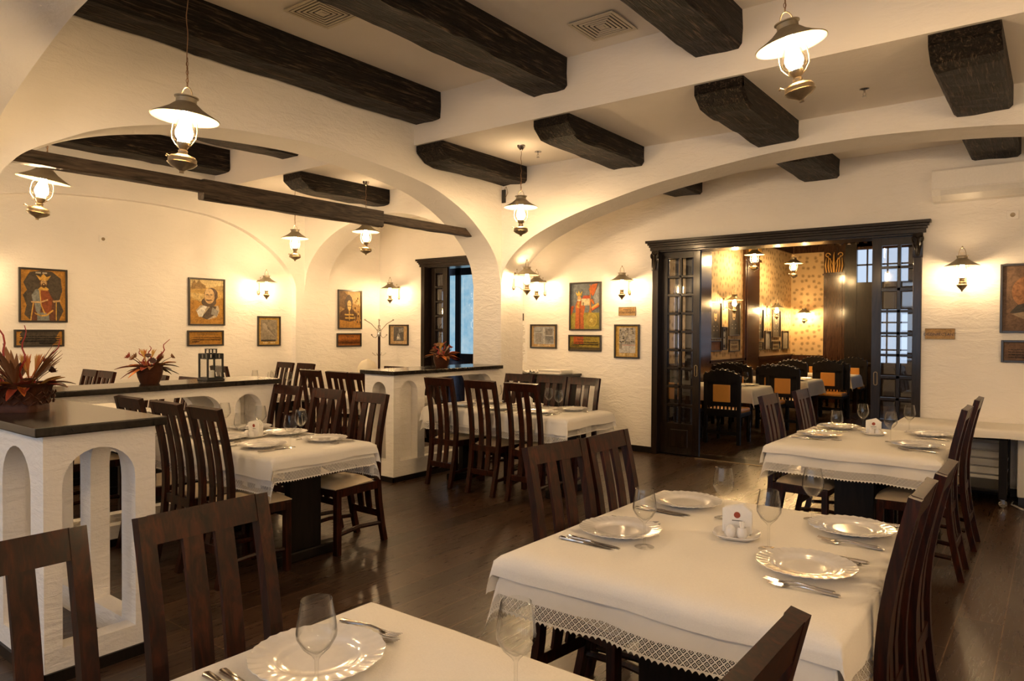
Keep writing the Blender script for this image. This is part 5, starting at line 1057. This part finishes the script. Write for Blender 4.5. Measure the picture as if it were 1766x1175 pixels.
        if k % 2: 
            for j in range(10): q = j * PI / 5; m.tube([T @ Vector((.008 * s * math.cos(q), .008 * s * math.sin(q), 0)), T @ Vector((.024 * s * math.cos(q), .024 * s * math.sin(q), .018 * s))], [.004 * s, .001], 5)
        m.build('flower_head', r.choice(['darkflower', 'leafbrown', 'leafred']), fl)
    for k in range(4 if big else 3):     # wheat-like tufts
        a = r.uniform(0, 6); b = Vector(P(a, .4)); dx = (k - 1.2) * .035 * s; m = MB()
        for j in range(9): m.tube([b, b + Vector((dx * .6, 0, .07 * s)), b + Vector((dx + .004 * (j - 4), .003 * math.sin(j), (.11 + .004 * (j % 3)) * s * (1.2 if big else 1)))], [.0015, .004 * s, .001], 5)
        m.build('grass_tuft', 'leaforange' if k % 2 else 'leafgold', t)
bouquet(-4.04, 1.28, 1.086, 'big autumn dried bouquet in a carved brown trough, left edge', 'trough', 3, 1.1, .75)
bouquet(-5.30, 2.50, 1.086, 'dried bouquet in a brown glazed pot on the long counter, left of the lantern', 'pot', 8, 1.15, .8)
bouquet(-5.28, 5.60, 1.086, 'small dried bouquet in a brown pot before the blue window', 'small', 12, 1.25, .8)

# lantern and candle
t = empty('candle_lantern', (-5.28, 2.965, 1.086), 0, 'black metal candle lantern with glass sides on the long counter', 'lantern'); a = .062
m = MB(); m.box((-a - .012, -a - .012, 0), (a + .012, a + .012, .014), .003); m.box((-a, -a, .168), (a, a, .176)); m.box((-a - .004, -a - .004, .206), (a + .004, a + .004, .213)); m.box((-.032, -.032, .213), (.032, .032, .217)); m.box((-.034, -.034, .243), (.034, .034, .249))
for sx in (-1, 1):
    for sy in (-1, 1): m.box((sx * a - .006, sy * a - .006, .01), (sx * a + .006, sy * a + .006, .21)); m.box((sx * .029 - .004, sy * .029 - .004, .215), (sx * .029 + .004, sy * .029 + .004, .245))
for s in (-1, 1):
    m.box((-a, s * a - .004, .014), (a, s * a + .004, .026)); m.box((s * a - .004, -a, .014), (s * a + .004, a, .026))
    for k in range(5): q = -a + a * 2 * (k + .5) / 5; m.box((q - .005, s * a - .003, .176), (q + .005, s * a + .003, .206)); m.box((s * a - .003, q - .005, .176), (s * a + .003, q + .005, .206))
m.build('metal_frame', 'black', t); m = MB(); m.tube([(0, -.034 - .0, .24), (0, -.05, .232), (0, .055, .228), (0, .034, .24)], .002, 5); m.build('carry_ring', 'black', t)
for s in (-1, 1): MB().box((-a + .006, s * a - .001, .026), (a - .006, s * a + .001, .168)).build('glass_side', 'glass', t); MB().box((s * a - .001, -a + .006, .026), (s * a + .001, a - .006, .168)).build('glass_side', 'glass', t)
t = empty('pillar_candle', (-5.28, 2.965, 1.1), 0, 'white pillar candle inside the black lantern', 'candle'); MB().lathe([(.024, 0), (.024, .062), (.02, .064), (0, .060)], 20).build('wax', 'wax', t); MB().tube([(0, 0, .06), (.001, 0, .075)], .001, 5).build('wick', 'black', t)

# coat stand
t = empty('coat_stand', (-8.22, 7.33, 0), 0, 'slim brown coat stand with chrome hooks in the alcove', 'coat stand')
MB().lathe([(.17, 0), (.17, .02), (.03, .04), (.022, .06)], 28).build('base', 'black', t); MB().tube([(0, 0, .05), (0, 0, 1.50)], .019, 12).build('pole', 'chair', t); m = MB(); m.lathe([(.022, 1.38), (.03, 1.39), (.03, 1.47), (.02, 1.50), (.02, 1.55), (0, 1.56)], 16); m.build('hub', 'chrome', t)
for k in range(6):
    q = k * PI / 3 + .3; c_, s_ = math.cos(q), math.sin(q); m = MB(); m.tube([(.02 * c_, .02 * s_, 1.46), (.13 * c_, .13 * s_, 1.57), (.24 * c_, .24 * s_, 1.63)], .005, 6); m.sphere((.245 * c_, .245 * s_, 1.635), .012, 8, 6); m.tube([(.025 * c_, .025 * s_, 1.40), (.06 * c_, .06 * s_, 1.36), (.10 * c_, .10 * s_, 1.37), (.13 * c_, .13 * s_, 1.40)], .004, 6); m.sphere((.13 * c_, .13 * s_, 1.405), .011, 8, 6); m.build('hook', 'chrome', t)
m = MB()
for k in range(4): q = k * PI / 2 + .5; m.tube([(.018 * math.cos(q), .018 * math.sin(q), 1.10), (.06 * math.cos(q), .06 * math.sin(q), 1.09), (.11 * math.cos(q), .11 * math.sin(q), 1.13)], .004, 6)
m.build('umbrella_ring', 'chrome', t)
# high chair
t = empty('high_chair', (-8.05, 6.95, 0), .9, 'cream plastic baby high chair beside the coat stand', 'high chair')
for sx in (-1, 1):
    for sy in (-1, 1): m = MB(); m.tube([(sx * .13, sy * .12, .56), (sx * .24, sy * .24, 0)], .014, 8); m.build('leg', 'metal_white', t)
P = []
for i in range(15):
    v = i / 14; row = []
    for j in range(17):
        u = j / 16 * 2 - 1; hw = .15 * (1 - .25 * max(0, (v - .7) / .3) ** 2 * 0) ; ang = u * 1.25; z = .56 + .50 * v; hh = math.sqrt(max(0, 1 - (max(0, (v - .62)) / .38) ** 2)) if v > .62 else 1
        row.append((.15 * math.sin(ang) * max(hh, .02) * 1.05, -.13 * math.cos(ang) - .03 * v + .0, z if abs(u) < 2 else z))
    P.append(row)
m = MB(); m.grid(P); m.grid([[(x * .93, y + .014, z) for x, y, z in r] for r in P]); m.box((-.15, -.13, .555), (.15, .14, .585), .012)
for s in (-1, 1): m.tube([(s * .14, -.08, .80), (s * .155, .02, .765), (s * .15, .13, .755)], .014, 8)
m.build('seat_shell', 'cream_plastic', t); MB().box((-.2, .05, .75), (.2, .30, .775), .012).build('tray', 'cream_plastic', t)
# sideboard
t = empty('sideboard', (-5.28, 7.59, 0), 0, 'dark sideboard cabinet with cloths on top behind the centre chairs', 'sideboard')
MB().box((-.36, -.24, .06), (.36, .26, .90), .004).build('cabinet_body', 'black_wood', t); MB().box((-.375, -.255, .90), (.375, .262, .93), .004).build('worktop', 'slab', t); MB().box((-.33, -.21, 0), (.33, .24, .06)).build('base', 'black', t)
for s in (-1, 1): d = MB().box((s * .177 - .172, -.258, .09), (s * .177 + .172, -.24, .88), .004).build('door', 'black_wood', t); MB().tube([(s * .04, -.262, .62), (s * .04, -.282, .63), (s * .04, -.282, .71), (s * .04, -.262, .72)], .005, 6).build('handle', 'chrome', d)
def folded(cx, cy, z, w_, d_, n, th, lab, seed=1, name='folded_cloth'):
    m = MB(); r = random.Random(seed)
    for k in range(n): ex = r.uniform(-.006, .006); m.box((-w_ / 2 + ex, -d_ / 2 + ex, k * th), (w_ / 2 + ex, d_ / 2 - ex, k * th + th * .93), th * .4)
    o = m.build(name, 'cloth', None, (cx, cy, z)); tag(o, lab, 'cloth'); return o
folded(-5.12, 7.56, .931, .34, .28, 4, .013, 'stack of folded white cloths on the sideboard')
m = MB(); P = [[(.11 * (i / 9 - .5) * 2 + .008 * math.sin(j * 2), .09 * (j / 9 - .5) * 2, .004 + .045 * abs(math.sin(i * 1.3) * math.cos(j * .9 + i * .4)) * (1 - (i / 9 - .5) ** 2 * 2)) for j in range(10)] for i in range(10)]
m.grid(P); o = m.build('crumpled_napkin', 'cloth', None, (-5.45, 7.5, .932)); tag(o, 'crumpled white napkin at the left of the sideboard top', 'napkin')
# serving trolley on the right with appliance, cloth and cable
t = empty('serving_trolley', (-.74, 7.53, 0), 0, 'dark serving trolley on castors beside the doorway', 'trolley')
MB().box((-.42, -.26, .575), (.42, .27, .66), .005).build('apron', 'black_wood', t); MB().box((-.41, -.25, .13), (.41, .26, .155), .004).build('shelf', 'black_wood', t)
for sx in (-1, 1):
    for sy in (-1, 1):
        lg = MB().box((sx * .385 - .03, sy * .225 - .03, .075), (sx * .385 + .03, sy * .225 + .03, .575), .004).build('leg', 'black_wood', t); c = MB(); cx, cy = sx * .385, sy * .225
        c.lathe([(.032, -.011), (.035, -.006), (.035, .006), (.032, .011)], 20, mat=Matrix.Translation((cx, cy, .035)) @ Matrix.Rotation(PI / 2, 4, 'X') @ Matrix.Rotation(.5, 4, 'Y')); c.box((cx - .016, cy - .014, .035), (cx + .016, cy + .014, .078)); c.build('castor', 'chrome', lg)
m = MB()
for z in (.24, .34): m.tube([(.40, -.2, z), (.40, .2, z + .04)], .005, 6)
m.build('side_rail', 'chrome', t)
t = empty('white_appliance', (.03, 7.58, 0), 0, 'low white appliance with a dark handle slot at the right edge', 'appliance'); MB().box((-.29, -.20, .09), (.45, .24, .63), .012).build('cabinet_body', 'metal_white', t); MB().box((-.12, -.204, .47), (.08, -.198, .505)).build('handle_slot', 'void', t); MB().box((-.28, -.17, 0), (.44, .22, .09)).build('base', 'black', t)
o = MB(); [o.box((-1.0, 7.80, .12 + k * .075), (-.34, 7.835, .18 + k * .075), .006) for k in range(6)]; t = o.build('wall_heater', 'metal_white'); tag(t, 'white louvred heater on the wall behind the trolley', 'heater')
cloth('tablecloth', -1.17, .52, 7.24, 7.83, .668, .05, .075, 'cloth', 'white cloth covering the trolley top below the dark portrait', None, 20, .004)
o = MB(); o.tube([(.9, 7.3, .008), (.4, 7.25, .008), (.0, 7.22, .008), (-.22, 7.30, .008), (-.30, 7.45, .01), (-.29, 7.6, .008)], .006, 6); o.tube([(.9, 7.24, .008), (.4, 7.2, .008), (.05, 7.17, .008), (-.2, 7.27, .012), (-.28, 7.44, .01)], .005, 6); t = o.build('power_cable', 'plastic'); tag(t, 'white power cables on the floor beside the trolley castor', 'cable')
